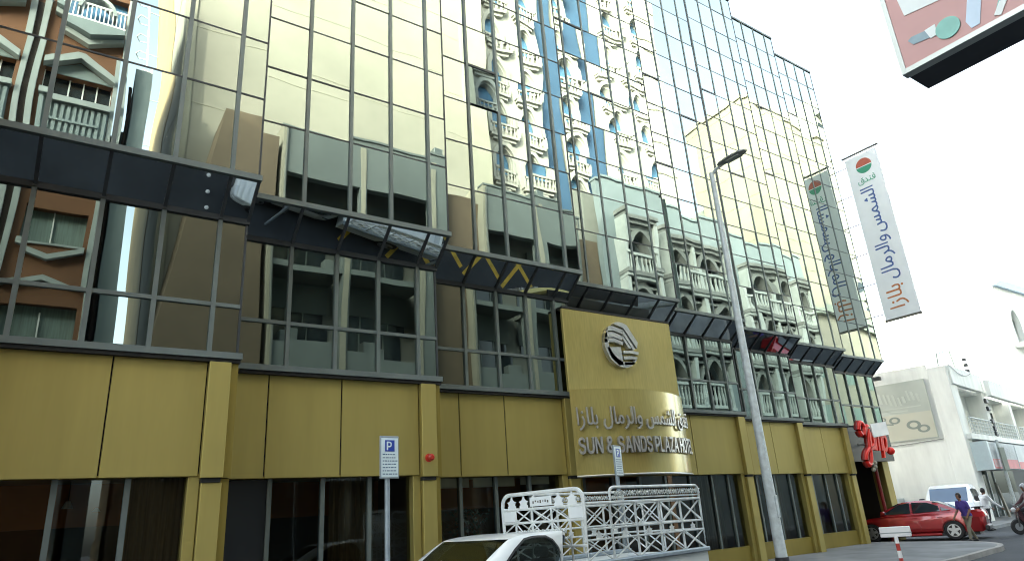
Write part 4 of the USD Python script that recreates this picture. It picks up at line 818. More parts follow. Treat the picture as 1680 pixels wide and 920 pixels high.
def parking_sign(loc, ztop, h, w, label, rz):
    s = thing('parking_sign', label, 'sign', loc, rz, local=True)
    part(s, 'pole', B().tube([(0, 0, 0), (0, 0, ztop-.03)], 0.038, 10), 'pole_grey', 40)
    part(s, 'plate', B().rbox(-w/2, w/2, -.065, -.042, ztop-h, ztop, .006), 'pole_grey')
    part(s, 'white_field', B().rbox(-w/2+.018, w/2-.018, -.070, -.066, ztop-h+.02, ztop-.03, .001), 'sign_white')
    b = w*0.5; part(s, 'blue_square', B().rbox(-b/2, b/2, -.075, -.0705, ztop-.06-b*1.02, ztop-.06, .001), 'sign_blue')
    m = meshkit.text_mesh('P', b*.72, .003, bold=True); v = np.array(m.vertices); v[:, 0] -= v[:, 0].mean(); 
    part(s, 'letter_p', (np.stack([v[:, 0], -.076-v[:, 2], v[:, 1]+ztop-.06-b*.88], 1), np.array(m.faces)), 'sign_white')
    ln = B(); rg = random.Random(int(loc[0]*10))
    for k in range(7):
        z = ztop-.06-b*1.02-.035-k*(h-.12-b*1.02)/7; x = -w/2+.04
        while x < w/2-.06:
            l = .02+.03*rg.random(); ln.box(x, min(x+l, w/2-.03), -.0725, -.0705, z-.014, z); x += l+.012
    part(s, 'fine_print', ln, 'sign_ink'); return s
parking_sign((4.22, 9.35, 0.13), 2.83, .60, .315, 'blue and white parking plate on a thin pole before the gold panels', 0.12)
parking_sign((9.05, 9.75, 0.13), 2.77, .56, .31, 'parking plate on a pole behind the truck, before the sign lettering', 0.35)
nb = thing('pavement_board', 'blank white board on a short red and white post at the pavement corner', 'sign', (17.05, 9.05, 0.13), -1.0, local=True)
part(nb, 'board', B().rbox(-.32, .34, -.03, .03, .62, .85, .015), 'white_paint'); part(nb, 'board_rail', B().rbox(-.33, .35, -.035, .035, .70, .725, .005), 'pale_blue_trim')
for k in range(4): part(nb, 'post_band', B().tube([(0.02*k*0, 0, .64-.16*(k+1)), (0, 0, .64-.16*k)], .045, 10), 'stripe_red' if k % 2 else 'white_paint', 40)
# red script sign and its neighbours
js = thing('red_script_sign', 'red script sign hanging at the end of the gold panels', 'sign', (26.4, 13.9, 2.9))
cx = 25.78
jp = np.array([(25.42, 3.88), (25.30, 4.10), (25.42, 4.32), (25.62, 4.30), (25.66, 4.08), (25.56, 3.86), (25.72, 4.05), (25.92, 4.22), (25.86, 3.85), (25.78, 3.45), (25.68, 3.02), (25.52, 2.80), (25.36, 2.86), (25.36, 3.10), (25.55, 3.30), (25.80, 3.42), (25.98, 3.56)])
tt = np.linspace(0, len(jp)-1, 70); from scipy.interpolate import CubicSpline
jc = CubicSpline(np.arange(len(jp)), jp)(tt)
part(js, 'script_letter', B().tube([(x, 13.86, z) for x, z in jc], 0.082, 8), 'neon_red', 50)
part(js, 'script_backing', B().tube([(x, 13.93, z) for x, z in jc], 0.105, 8), 'neon_side', 50)
for ch, h, z, w in (('u', 0.78, 3.36, .62), ('m', 0.78, 3.33, .60), ('p', 0.78, 3.30, .62)):
    m = meshkit.text_mesh(ch, h, 0.12, bold=True); v = np.array(m.vertices); v[:, 0] -= v[:, 0].min()
    part(js, 'letter', (np.stack([cx+v[:, 0]*w+0.22*v[:, 1], 13.92-v[:, 2], z+v[:, 1]*1.05], 1), np.array(m.faces)), 'neon_red')
    cx += v[:, 0].max()*w + .01
part(js, 'red_fruit', B().add(trimesh.creation.icosphere(2, .15).apply_translation([27.2, 13.85, 3.3])), 'neon_red', 60)
part(js, 'bracket', B().tube([(25.4, 13.95, 4.2), (25.5, 14.5, 4.3)], .03, 6).tube([(26.9, 13.95, 3.6), (26.9, 14.6, 3.6)], .03, 6).box(25.2, 27.3, 13.95, 13.99, 3.5, 3.56), 'dark_frame')
cd = thing('white_card', 'blank white board leaning above the red script sign', 'board', (26.7, 13.8, 3.9), 0, local=True)
part(cd, 'sheet', B().prism(affinity.rotate(sbox(-.62, -.05, .55, .45), 6), 'y', -.02, .02), 'white_paint'); part(cd, 'stay', B().tube([(-.3, .02, .1), (-.3, .5, .2)], .02, 6), 'dark_frame')
cl = thing('lamp_cluster', 'small cluster of pale globe lamps under the red script sign', 'lamp', (25.7, 13.9, 2.75))
for x, z in ((25.62, 2.82), (25.8, 2.72), (25.66, 2.62), (25.86, 2.86)): part(cl, 'globe', B().add(trimesh.creation.icosphere(2, .085).apply_translation([x, 13.85, z])), 'cream_trim', 60)
part(cl, 'stem', B().tube([(25.74, 13.86, 2.7), (25.74, 13.95, 3.1)], .02, 6), 'dark_frame')
# hanging banner at the end of the facade
BX, BY0, BY1, BZ0, BZ1 = 29.32, 13.78, 12.30, 8.72, 16.62
bn = thing('hanging_banner', 'long white vertical banner with Arabic lettering at the end of the hotel', 'banner', (BX, 13, BZ0))
part(bn, 'cloth', B().rbox(BX-.03, BX+.03, BY1, BY0, BZ0, BZ1-.15, .01), 'banner_white')
part(bn, 'top_bar', B().tube([(BX, BY1-.12, BZ1-.02), (BX, BY0+.12, BZ1-.02)], .045, 8), 'steel_dark'); part(bn, 'bottom_bar', B().rbox(BX-.05, BX+.05, BY1-.03, BY0+.03, BZ0-.07, BZ0+.02, .01), 'steel_dark')
for k in range(6):
    z = BZ0+.3+k*1.42; part(bn, 'arm', B().tube([(BX, BY0+.02, z), (BX-.05, 14.9, z)], .022, 6), 'arm_pink')
yc = (BY0+BY1)/2
def on_banner(poly, mt, name):
    """A flat print on both faces; poly in metres, u to the right as read from the street's left, w up."""
    for sgn in (-1, 1):
        v, f = B().prism(affinity.scale(poly, sgn, 1, origin=(0, 0)), 'x', 0, .004).get()
        part(bn, name, (v + [BX+.031 if sgn > 0 else BX-.035, yc, 0], f), mt)
# seen from -X the reader's right is -Y
disc = Point(0.05, BZ1-.75).buffer(.36)
on_banner(disc.intersection(sbox(-1, BZ1-.75, 1, BZ1)), 'banner_red', 'emblem_upper'); on_banner(disc.intersection(sbox(-1, BZ1-2, 1, BZ1-.79)), 'banner_green', 'emblem_lower')
def vertical(words, z_top, size, mt):
    z = z_top
    for w in words:
        g = arabic(w); x0, y0, x1, y1 = g.bounds; sc = size/70.0
        g = affinity.scale(affinity.translate(g, -x1, -22), sc, sc, origin=(0, 0))     # right end (first letter) at the origin
        g = affinity.rotate(g, 90, origin=(0, 0))                                         # reads downwards
        on_banner(affinity.translate(affinity.scale(g, 1, 1, origin=(0, 0)), 0.0, z), mt, 'lettering'); z -= (x1-x0)*sc + size*.28
    return z
g = arabic('hotel'); x0, y0, x1, y1 = g.bounds; on_banner(affinity.translate(affinity.scale(affinity.translate(g, -(x0+x1)/2, -22), .0042, .0042, origin=(0, 0)), .02, BZ1-1.45), 'banner_green', 'lettering')
zz = vertical(['sun', 'sands'], BZ1-1.80, 0.56, 'banner_blue'); vertical(['plaza'], zz-.08, 0.60, 'banner_orange')
# projecting light box above the viewer
lb = thing('projecting_sign', 'pink projecting light box with medicine pictures and a dark underside, top right corner', 'sign', (3.55, -1, 3.7))
K = 1.2; bx, by, bz = 2.826*K, K, 1.68*K+CZ
part(lb, 'case', B().rbox(bx+.012, bx+.26, -3.6, by, bz, bz+1.5, .008), 'billboard_black')
part(lb, 'face', B().box(bx, bx+.011, -3.55, by-.02, bz+.022, bz+1.48), 'print_pink')
part(lb, 'edge_trim', B().box(bx-.006, bx+.05, -3.6, by+.004, bz-.004, bz+.022).box(bx-.006, bx+.05, by-.02, by+.004, bz+.022, bz+1.5), 'billboard_trim')
def on_face(poly, mt, name, d=.003):
    v, f = B().prism(poly, 'x', 0, d).get(); v = v.copy(); v[:, 1] = by - v[:, 1]; v[:, 0] += bx-.001-d; v[:, 2] += bz; part(lb, name, (v, f[:, ::-1]), mt)

on_face(Polygon([(.02, 1.0), (.085, .306), (.275, .275), (.42, 1.0)]), 'print_white', 'paper')
on_face(Polygon([(.10, .40), (.245, .38), (.25, .40), (.105, .42)]).union(Polygon([(.10, .46), (.26, .44), (.265, .46), (.1, .48)])), 'print_teal', 'paper_lines', .005)
on_face(Polygon([(.066, .160), (.085, .126), (.175, .112), (.19, .125), (.185, .158), (.085, .172)]), 'print_slate', 'flask')
on_face(Polygon([(.150, .165), (.200, .168), (.20, .108), (.165, .107)]), 'print_white', 'flask_neck', .0045)
on_face(affinity.rotate(affinity.scale(Point(.247, .112).buffer(.058), .95, .95), 10), 'print_teal', 'flask_bulb', .006)
on_face(Polygon([(.39, .30), (.45, .29), (.372, .045), (.335, .045), (.322, .09)]), 'print_blue', 'tube')
on_face(Polygon([(.452, .30), (.52, .29), (.50, .09), (.455, .035), (.438, .05), (.468, .11)]), 'print_teal', 'stocking'); on_face(Polygon([(.47, .1), (.5, .09), (.458, .03), (.432, .045)]), 'print_white', 'stocking_foot', .0045)
for k in range(8): on_face(Polygon([(.7+.5*k, .1), (1.0+.5*k, .1), (1.0+.5*k, .8), (.7+.5*k, .8)]), ['print_white', 'print_blue', 'print_teal'][k % 3], 'picture')
part(lb, 'wall_bracket', B().box(bx+.1, bx+.16, -3.6, -3.4, bz+.2, bz+1.3), 'dark_frame')

# ================================================================ vehicles
def ext(poly, a0, a1, axis):
    cs = CrossSection([list(map(tuple, np.asarray(poly)))]) if not hasattr(poly, 'to_polygons') else poly
    m = Manifold.extrude(cs, a1-a0)
    if axis == 'y': return m.rotate((90, 0, 0)).translate((0, a1, 0))          # (u,v)->(x,z)
    if axis == 'x': return m.rotate((90, 0, 90)).translate((a0, 0, 0))         # (u,v)->(y,z)
    return m.translate((0, 0, a0))
def ccw(p):
    p = np.asarray(p, float); a = 0.5*np.sum(p[:, 0]*np.roll(p[:, 1], -1)-np.roll(p[:, 0], -1)*p[:, 1]); return p if a > 0 else p[::-1]
def smooth_poly(p, n=3):
    p = np.asarray(p, float)
    for _ in range(n):
        q = np.roll(p, -1, 0); p = np.stack([.75*p+.25*q, .25*p+.75*q], 1).reshape(-1, 2)
    return ccw(p)
def rr(w, h, r, cx=0, cy=0): return ccw(np.array(sbox(cx-w/2+r, cy-h/2+r, cx+w/2-r, cy+h/2-r).buffer(r, 5).exterior.coords)[:-1])
def cyl_y(x, z, r, y0, y1, n=28): return Manifold.cylinder(y1-y0, r, r, n).rotate((90, 0, 0)).translate((x, y1, z))
def wheel(parent, x, y, z, r, w, side, spokes=5):
    """Tyre and rim; side is -1 for the outer face towards -y."""
    ty = part(parent, 'wheel', B().lathe([(r*.62, -w/2), (r*.93, -w/2), (r, -w*.36), (r, w*.36), (r*.93, w/2), (r*.62, w/2)], 28, (x, y, z), 'y'), 'rubber', 40)
    part(ty, 'rim_barrel', B().lathe([(0, -.02), (r*.60, -.02), (r*.66, side*w*.5), (r*.62, side*w*.5), (r*.56, side*w*.1), (0, side*w*.1)], 24, (x, y, z), 'y'), 'trim_black', 40)
    sp = B()
    for k in range(spokes):
        a = 2*math.pi*k/spokes + .3; c, s = math.cos(a), math.sin(a); yy = y+side*w*.5
        pts = [(r*.10, -.055), (r*.62, -.035), (r*.62, .035), (r*.10, .055)]
        q = [(x+u*c-v*s, yy, z+u*s+v*c) for u, v in pts]; q2 = [(a_, yy-side*.05, b_) for a_, _, b_ in q]
        sp.add(hull(q+q2))
    sp.lathe([(r*.58, 0), (r*.66, 0), (r*.66, .03), (r*.58, .03)], 24, (x, y+side*w*.5-.015, z), 'y'); sp.lathe([(0, 0), (r*.15, 0), (r*.15, .05), (0, .05)], 12, (x, y+side*w*.5-.025, z), 'y')
    part(ty, 'rim', sp, 'rim', 30); return ty

def saloon(name, label, loc, rz, L=4.75, W=1.80):
    """A four-door saloon pointing along -x, its left... near side at -y."""
    c = thing(name, label, 'car', loc, rz, local=True)
    side = smooth_poly([(-2.36, .30), (-2.40, .52), (-2.30, .70), (-1.55, .84), (-1.20, .90), (1.55, .98), (2.20, 1.02), (2.36, .98), (2.40, .70), (2.36, .34), (2.1, .20), (-2.2, .20)], 2)
    plan = smooth_poly([(-2.42, -.55), (-2.30, -.74), (-1.7, -.87), (0, -.91), (1.7, -.88), (2.32, -.76), (2.42, -.55), (2.42, .55), (2.32, .76), (1.7, .88), (0, .91), (-1.7, .87), (-2.30, .74), (-2.42, .55)], 2)
    front = smooth_poly([(-.86, .18), (-.92, .55), (-.90, .75), (-.82, 1.1), (.82, 1.1), (.90, .75), (.92, .55), (.86, .18)], 2)
    body = ext(side, -1, 1, 'y') ^ ext(plan, 0, 2, 'z') ^ ext(front, -3, 3, 'x')
    for wx in (-1.45, 1.33):
        for s in (-1, 1): body = body - cyl_y(wx, .33, .375, min(s*.62, s*1.2), max(s*.62, s*1.2))
    sh = Manifold.cube((4.5, .012, .012)); 
    for s in (-1, 1):
        for x in (-.78, .28, 1.02): body = body - Manifold.cube((.012, .05, .60)).translate((x, s*.90-.025, .32))
    part(c, 'body', body, 'car_red', 35)
    gside = smooth_poly([(-1.30, .86), (-.42, 1.36), (.10, 1.44), (.75, 1.42), (1.62, 1.02), (1.75, .93), (0, .80)], 2)
    gfront = smooth_poly([(-.84, .80), (-.80, 1.0), (-.58, 1.40), (-.45, 1.47), (.45, 1.47), (.58, 1.40), (.80, 1.0), (.84, .80)], 2)
    green = ext(gside, -1, 1, 'y') ^ ext(gfront, -2, 2, 'x')
    part(c, 'cabin', green, 'car_red', 35)
    big = ext(smooth_poly(np.asarray([(-1.30, .86), (-.42, 1.36), (.10, 1.44), (.75, 1.42), (1.62, 1.02), (1.75, .93), (0, .80)])*1.0, 2), -1, 1, 'y') ^ ext(gfront*[1.014, 1.0], -2, 2, 'x')
    fw = ccw([(-.98, .965), (-.36, 1.315), (.02, 1.365), (.02, .985)]); rw = ccw([(.10, .985), (.10, 1.37), (.62, 1.345), (.98, 1.20), (1.02, 1.02)]); qw = ccw([(1.07, 1.03), (1.04, 1.165), (1.36, 1.045)])
    for s in (-1, 1):
        for nm, p in (('front_side_window', fw), ('rear_side_window', rw), ('quarter_window', qw)):
            part(c, nm, big ^ ext(p, min(s*.45, s*1), max(s*.45, s*1), 'y'), 'car_glass', 35)
    part(c, 'windscreen', (green.translate((-.012, 0, .012)) ^ ext(ccw([(-1.22, .9), (-.45, 1.37), (-.30, 1.37), (-1.0, .9)]), -.66, .66, 'y')), 'car_glass', 35)
    part(c, 'rear_window', (green.translate((.014, 0, .012)) ^ ext(ccw([(.86, 1.40), (1.60, 1.03), (1.40, 1.0), (.80, 1.33)]), -.62, .62, 'y')), 'car_glass', 35)
    for wx in (-1.45, 1.33):
        for s in (-1, 1): wheel(c, wx, s*.78, .33, .33, .21, s)
    for s in (-1, 1):
        part(c, 'tail_light', (body.scale((1.004, 1.01, 1.0)) ^ Manifold.cube((.42, .40, .17)).translate((2.02, s*.70-.20, .76))), 'tail_red', 35)
        part(c, 'headlight', (body.scale((1.003, 1.008, 1.0)) ^ Manifold.cube((.40, .36, .13)).translate((-2.40, s*.66-.18, .60))), 'headlight', 35)
        mm = part(c, 'door_mirror', B().rbox(-.98, -.82, s*.98-.11, s*.98+.11, .98, 1.11, .03), 'car_red', 40); part(mm, 'mirror_glass', B().box(-.818, -.812, s*.98-.09, s*.98+.09, 1.0, 1.09), 'car_glass')
        for x in (.05, .90): part(c, 'door_handle', B().rbox(x, x+.17, s*.915-.015, s*.915+.015, .80, .825, .006), 'car_red')
        part(c, 'side_skirt', B().rbox(-1.05, .92, s*.89-.03, s*.89+.03, .17, .26, .02), 'car_red')
    part(c, 'boot_spoiler', B().rbox(2.02, 2.40, -.66, .66, 1.07, 1.10, .012).box(2.1, 2.2, -.55, -.48, 1.0, 1.08).box(2.1, 2.2, .48, .55, 1.0, 1.08), 'trim_black')
    part(c, 'rear_bumper', B().rbox(2.28, 2.44, -.72, .72, .30, .46, .03), 'trim_black'); part(c, 'number_plate', B().rbox(2.40, 2.425, -.25, .25, .64, .76, .004), 'number_plate')
    part(c, 'grille', B().rbox(-2.42, -2.34, -.50, .50, .38, .60, .02), 'trim_black'); part(c, 'underbody', B().box(-2.1, 2.1, -.76, .76, .15, .30), 'trim_black')
    return c
AXC = np.array([-.30, .954])      # the way the red car points
saloon('red_saloon_car', 'shiny red saloon car nosing into the passage at the end of the hotel', (28.75, 14.35, 0), math.atan2(-AXC[1], -AXC[0]))

# white van-like car beyond it
sv = thing('white_people_carrier', 'white people carrier with a blue reflecting windscreen behind the red car', 'car', (35.4, 15.75, 0.0), 0.30, local=True)
vs = smooth_poly([(-2.35, .3), (-2.38, .8), (-2.1, 1.05), (-1.35, 1.22), (-.65, 1.90), (0, 2.0), (1.9, 1.95), (2.3, 1.5), (2.35, .4), (2.1, .25), (-2.1, .25)], 2)
vf = smooth_poly([(-.92, .25), (-.97, .8), (-.94, 1.2), (-.80, 1.85), (-.68, 2.05), (.68, 2.05), (.80, 1.85), (.94, 1.2), (.97, .8), (.92, .25)], 2)
vp = smooth_poly([(-2.4, -.6), (-2.2, -.85), (-1.2, -.98), (2.0, -.98), (2.4, -.8), (2.4, .8), (2.0, .98), (-1.2, .98), (-2.2, .85), (-2.4, .6)], 2)
vb = ext(vs, -1.1, 1.1, 'y') ^ ext(vf, -3, 3, 'x') ^ ext(vp, 0, 3, 'z')
vshell = vb
for wx in (-1.5, 1.45):
    for s in (-1, 1): vb = vb - cyl_y(wx, .35, .40, min(s*.7, s*1.2), max(s*.7, s*1.2))
part(sv, 'body', vb, 'suv_white', 35)
part(sv, 'windscreen', vshell.translate((-.015, 0, .012)) ^ ext(ccw([(-1.45, 1.22), (-.70, 1.84), (-.5, 1.84), (-1.2, 1.22)]), -.74, .74, 'y'), 'car_glass_blue', 35)
for s in (-1, 1):
    big = vshell.scale((1.0, 1.01, 1.0))
    for nm, p in (('front_side_window', [(-.95, 1.28), (-.52, 1.72), (-.05, 1.76), (-.05, 1.28)]), ('rear_side_window', [(.05, 1.28), (.05, 1.76), (1.0, 1.76), (1.0, 1.28)]), ('quarter_window', [(1.1, 1.28), (1.1, 1.74), (1.85, 1.72), (2.0, 1.30)])):
        part(sv, nm, big ^ ext(ccw(p), min(s*.6, s*1.1), max(s*.6, s*1.1), 'y'), 'car_glass', 35)
    part(sv, 'door_mirror', B().rbox(-1.15, -.95, s*1.08-.12, s*1.08+.12, 1.22, 1.45, .04), 'trim_black')
    part(sv, 'headlight', vshell.scale((1.004, 1.01, 1.0)) ^ Manifold.cube((.4, .4, .22)).translate((-2.4, s*.66-.2, .78)), 'headlight', 35)
    for wx in (-1.5, 1.45): wheel(sv, wx, s*.84, .35, .35, .22, s)
part(sv, 'grille', B().rbox(-2.42, -2.3, -.5, .5, .55, .82, .02), 'trim_black'); part(sv, 'bumper', B().rbox(-2.44, -2.3, -.8, .8, .3, .5, .04), 'suv_white'); part(sv, 'number_plate', B().rbox(-2.46, -2.44, -.25, .25, .42, .53, .003), 'number_plate')

# ---------------------------------------------------------------- pickup with a caged bed, pointing along -x, near side at -y
pk = thing('white_pickup_truck', 'white pickup truck with a lattice cage round its bed, parked before the hotel sign', 'truck', (6.02, 8.36, 0), math.atan(SL), local=True)
HW = 0.80                                # half width
ZR, ZB = 1.60, 1.02                      # cab roof, belt line
cs_ = smooth_poly([(-3.05, .42), (-3.08, .70), (-2.95, .86), (-2.1, .96), (-1.35, 1.52), (-1.15, 1.60), (-.55, 1.63), (-.05, 1.60), (.02, 1.50), (.06, .98), (.06, .38), (-2.9, .34)], 2); cs_ = cs_*[1.0, 1.0] + [.17, 0]; low = lambda p: np.stack([np.asarray(p)[:, 0], np.where(np.asarray(p)[:, 1] > 1.0, 1.0+(np.asarray(p)[:, 1]-1.0)*.84, np.asarray(p)[:, 1])], 1); cs_ = low(cs_)
cf_ = smooth_poly([(-.78, .32), (-.82, .7), (-.81, 1.0), (-.71, 1.55), (-.64, 1.65), (.64, 1.65), (.71, 1.55), (.81, 1.0), (.82, .7), (.78, .32)], 2)
cp_ = smooth_poly([(-3.1, -.5), (-2.95, -.74), (-2.3, -.83), (.08, -.83), (.08, .83), (-2.3, .83), (-2.95, .74), (-3.1, .5)], 2); cp_ = cp_*[1.0, 1.0] + [.17, 0]; cf_ = low(cf_)
cab = ext(cs_, -1, 1, 'y') ^ ext(cf_, -4, 1, 'x') ^ ext(cp_, 0, 2, 'z'); cabs = cab
inner = (ext(ccw(np.array(Polygon(cs_).buffer(-.055).exterior.coords)[:-1]), -1, 1, 'y') ^ ext(ccw(np.array(Polygon(cf_).buffer(-.055).exterior.coords)[:-1]), -4, 1, 'x') ^ Manifold.cube((2.45, 2, 1.2)).translate((-2.38, -1, .56)))
wsp = ccw(low([(-1.95, 1.0), (-1.20, 1.545), (-1.00, 1.56), (-1.00, 1.2), (-1.70, .96)])); swp = smooth_poly(low([(-1.46, 1.04), (-.92, 1.51), (-.68, 1.55), (-.40, 1.53), (-.27, 1.32), (-.22, 1.04)]), 1)
cutw = ext(wsp, -.66, .66, 'y') - Manifold.cube((1.4, 2, .2)).translate((-2.6, -1, .80)) ; cuts = ext(swp, -1.2, 1.2, 'y')
bwp = Manifold.cube((.4, 1.1, .28)).translate((.06, -.55, 1.08))
for s in (-1, 1):
    cab = cab - cyl_y(-2.10, .36, .42, min(s*.55, s*1.1), max(s*.55, s*1.1))
    for x in (-1.30, .0): cab = cab - Manifold.cube((.012, .06, .55)).translate((x, s*.82-.03, .42))
part(pk, 'cab', cab - inner - (cutw ^ (cabs - inner)) - cuts - bwp, 'truck_white', 30)
thin = inner.scale((1.0, 1.0, 1.0))
part(pk, 'windscreen', (cabs - inner.translate((-.035, 0, .03))) ^ cutw, 'cab_glass', 35)
for s in (-1, 1):
    g = ((cabs - Manifold.cube((6, 1.46, 3)).translate((-4, -.73, 0))) if False else (cabs - inner.scale((1.0, 1.045, 1.0)))) ^ ext(swp, min(s*.4, s*1.1), max(s*.4, s*1.1), 'y')
    w = part(pk, 'door_window', g, 'cab_glass', 35)
    ring = np.array(Polygon(swp).buffer(.026).exterior.coords)[:-1]; part(w, 'window_seal', (cabs.scale((1.0, 1.006, 1.0)) - inner.scale((1.0, 1.06, 1.0))) ^ (ext(ccw(ring), min(s*.4, s*1.1), max(s*.4, s*1.1), 'y') - cuts), 'trim_black', 35)
    mr = part(pk, 'door_mirror', B().rbox(-1.52, -1.40, s*.99-.11, s*.99+.11, 1.0, 1.22, .03), 'trim_black', 40); part(mr, 'mirror_glass', B().box(-1.398, -1.392, s*.99-.09, s*.99+.09, 1.02, 1.20), 'car_glass'); part(mr, 'mirror_arm', B().tube([(-1.44, s*.80, 1.04), (-1.46, s*.92, 1.06)], .02, 6), 'trim_black')
    part(pk, 'door_handle', B().rbox(-.42, -.24, s*.825-.015, s*.825+.015, .90, .935, .006), 'trim_black')
    part(pk, 'headlight', cabs.scale((1.003, 1.008, 1)) ^ Manifold.cube((.40, .34, .16)).translate((-2.94, s*.60-.17, .66)), 'headlight', 35)
    wheel(pk, -2.10, s*.70, .36, .36, .22, s); wheel(pk, 1.7, s*.70, .36, .36, .22, s)
    part(pk, 'seat', B().rbox(-.62, -.10, s*.36-.25, s*.36+.25, .62, .80, .05).rbox(-.30, -.14, s*.36-.24, s*.36+.24, .78, 1.18, .06).rbox(-.28, -.17, s*.36-.13, s*.36+.13, 1.20, 1.33, .04), 'seat_cloth', 40)
part(pk, 'dashboard', B().rbox(-1.65, -1.20, -.68, .68, .80, .98, .05), 'trim_black', 40)
part(pk, 'steering_wheel', B().tube([(-1.02+.08*math.cos(t), -.36+.17*math.sin(t), 1.0+.14*math.cos(t)) for t in np.linspace(0, 6.283, 22)], .014, 6).tube([(-1.02, -.36, 1.0), (-1.25, -.36, .9)], .03, 6), 'trim_black', 40)
for s in (-1, 1): part(pk, 'roof_seam', B().tube([(-.95, s*.62, 1.485), (-.5, s*.62, 1.515), (.0, s*.62, 1.50)], .008, 5), 'galvanised')
part(pk, 'wiper', B().tube([(-1.82, -.3, 1.03), (-1.5, .2, 1.25)], .012, 5), 'trim_black')
part(pk, 'grille', B().rbox(-2.95, -2.85, -.48, .48, .52, .72, .02), 'trim_black')
bedb = ext(ccw([(.12, .5), (.12, 1.02), (3.16, 1.02), (3.16, .5)]), -.82, .82, 'y') - Manifold.cube((2.90, 1.5, .6)).translate((.18, -.75, .62))
for s in (-1, 1): bedb = bedb - cyl_y(1.7, .36, .42, min(s*.6, s*1.1), max(s*.6, s*1.1))
part(pk, 'bed', bedb, 'truck_white', 30); part(pk, 'chassis', B().box(-2.8, 2.3, -.45, .45, .35, .5), 'trim_black')
part(pk, 'bed_top_rail', B().rbox(.12, 3.20, -.86, -.74, 1.02, 1.09, .015).rbox(.12, 3.20, .74, .86, 1.02, 1.09, .015), 'pole_grey')
part(pk, 'tail_light', B().rbox(3.14, 3.19, -.80, -.68, .72, .98, .01), 'tail_red'); part(pk, 'tail_light', B().rbox(3.14, 3.19, .68, .80, .72, .98, .01), 'tail_red')
# headboard behind the cab: round cornered frame with cut-out plates
hx = 0.20
def rail(parent, name, pts, r=.020, n=7): return part(parent, name, B().tube(pts, r, n), 'cage_white', 40)
def rounded(x, y0, y1, z0, z1, r=.16):
    a = np.linspace(0, math.pi/2, 6)
    return [(x, y0, z0)] + [(x, y0+r-r*math.cos(t), z1-r+r*math.sin(t)) for t in a] + [(x, y1-r+r*math.sin(t), z1-r+r*math.cos(t)) for t in a] + [(x, y1, z0)]
hb = part(pk, 'headboard', B().tube(rounded(hx, -.83, .83, .95, 2.05), .030, 8), 'cage_white', 40)
for z in (1.83, 1.64, 1.30): part(hb, 'cross_rail', B().tube([(hx, -.83, z), (hx, .83, z)], .018, 6), 'cage_white', 40)
for y in (-.55, -.2, .2, .55): part(hb, 'upright', B().tube([(hx, y, .95), (hx, y, 1.83)], .016, 6), 'cage_white', 40)
for a, b in ((-.55, -.2), (-.2, .2), (.2, .55)):
    for z0, z1 in ((1.64, 1.83), (1.30, 1.64)): part(hb, 'lattice_bar', B().tube([(hx, a, z0), (hx, b, z1)], .011, 5).tube([(hx+.012, a, z1), (hx+.012, b, z0)], .011, 5), 'cage_white')
castle = Polygon([(-.085, 0), (.085, 0), (.085, .05), (.065, .06), (.075, .09), (.10, .11), (.05, .12), (.02, .145), (.012, .185), (-.012, .185), (-.02, .145), (-.05, .12), (-.10, .11), (-.075, .09), (-.065, .06), (-.085, .05)])
for y in (-.62, -.36, .36, .62): part(hb, 'crest_plate', B().prism(affinity.translate(castle, y, 1.835), 'x', hx-.006, hx+.006), 'truck_white')
part(hb, 'name_plate', B().rbox(hx-.012, hx+.012, -.22, .22, 1.86, 1.99, .005), 'truck_white')
nm = B()
for k in range(7): nm.box(hx-.016, hx-.0125, -.17+.05*k, -.145+.05*k, 1.90+.01*(k % 3), 1.935+.008*(k % 2))
part(hb, 'plate_marks', nm, 'steel_dark')
for a, b in ((-.80, -.56), (.56, .80)):
    p_ = part(hb, 'corner_plate', B().rbox(hx-.012, hx+.012, a, b, 1.66, 1.81, .005), 'truck_white')
for k in range(9):
    t = k/8; y = -.5+t; part(hb, 'scroll', B().tube([(hx, y+.05*math.cos(a_), 1.47+.06*math.sin(a_)) for a_ in np.linspace(0, 5.5, 9)], .009, 5), 'cage_white')
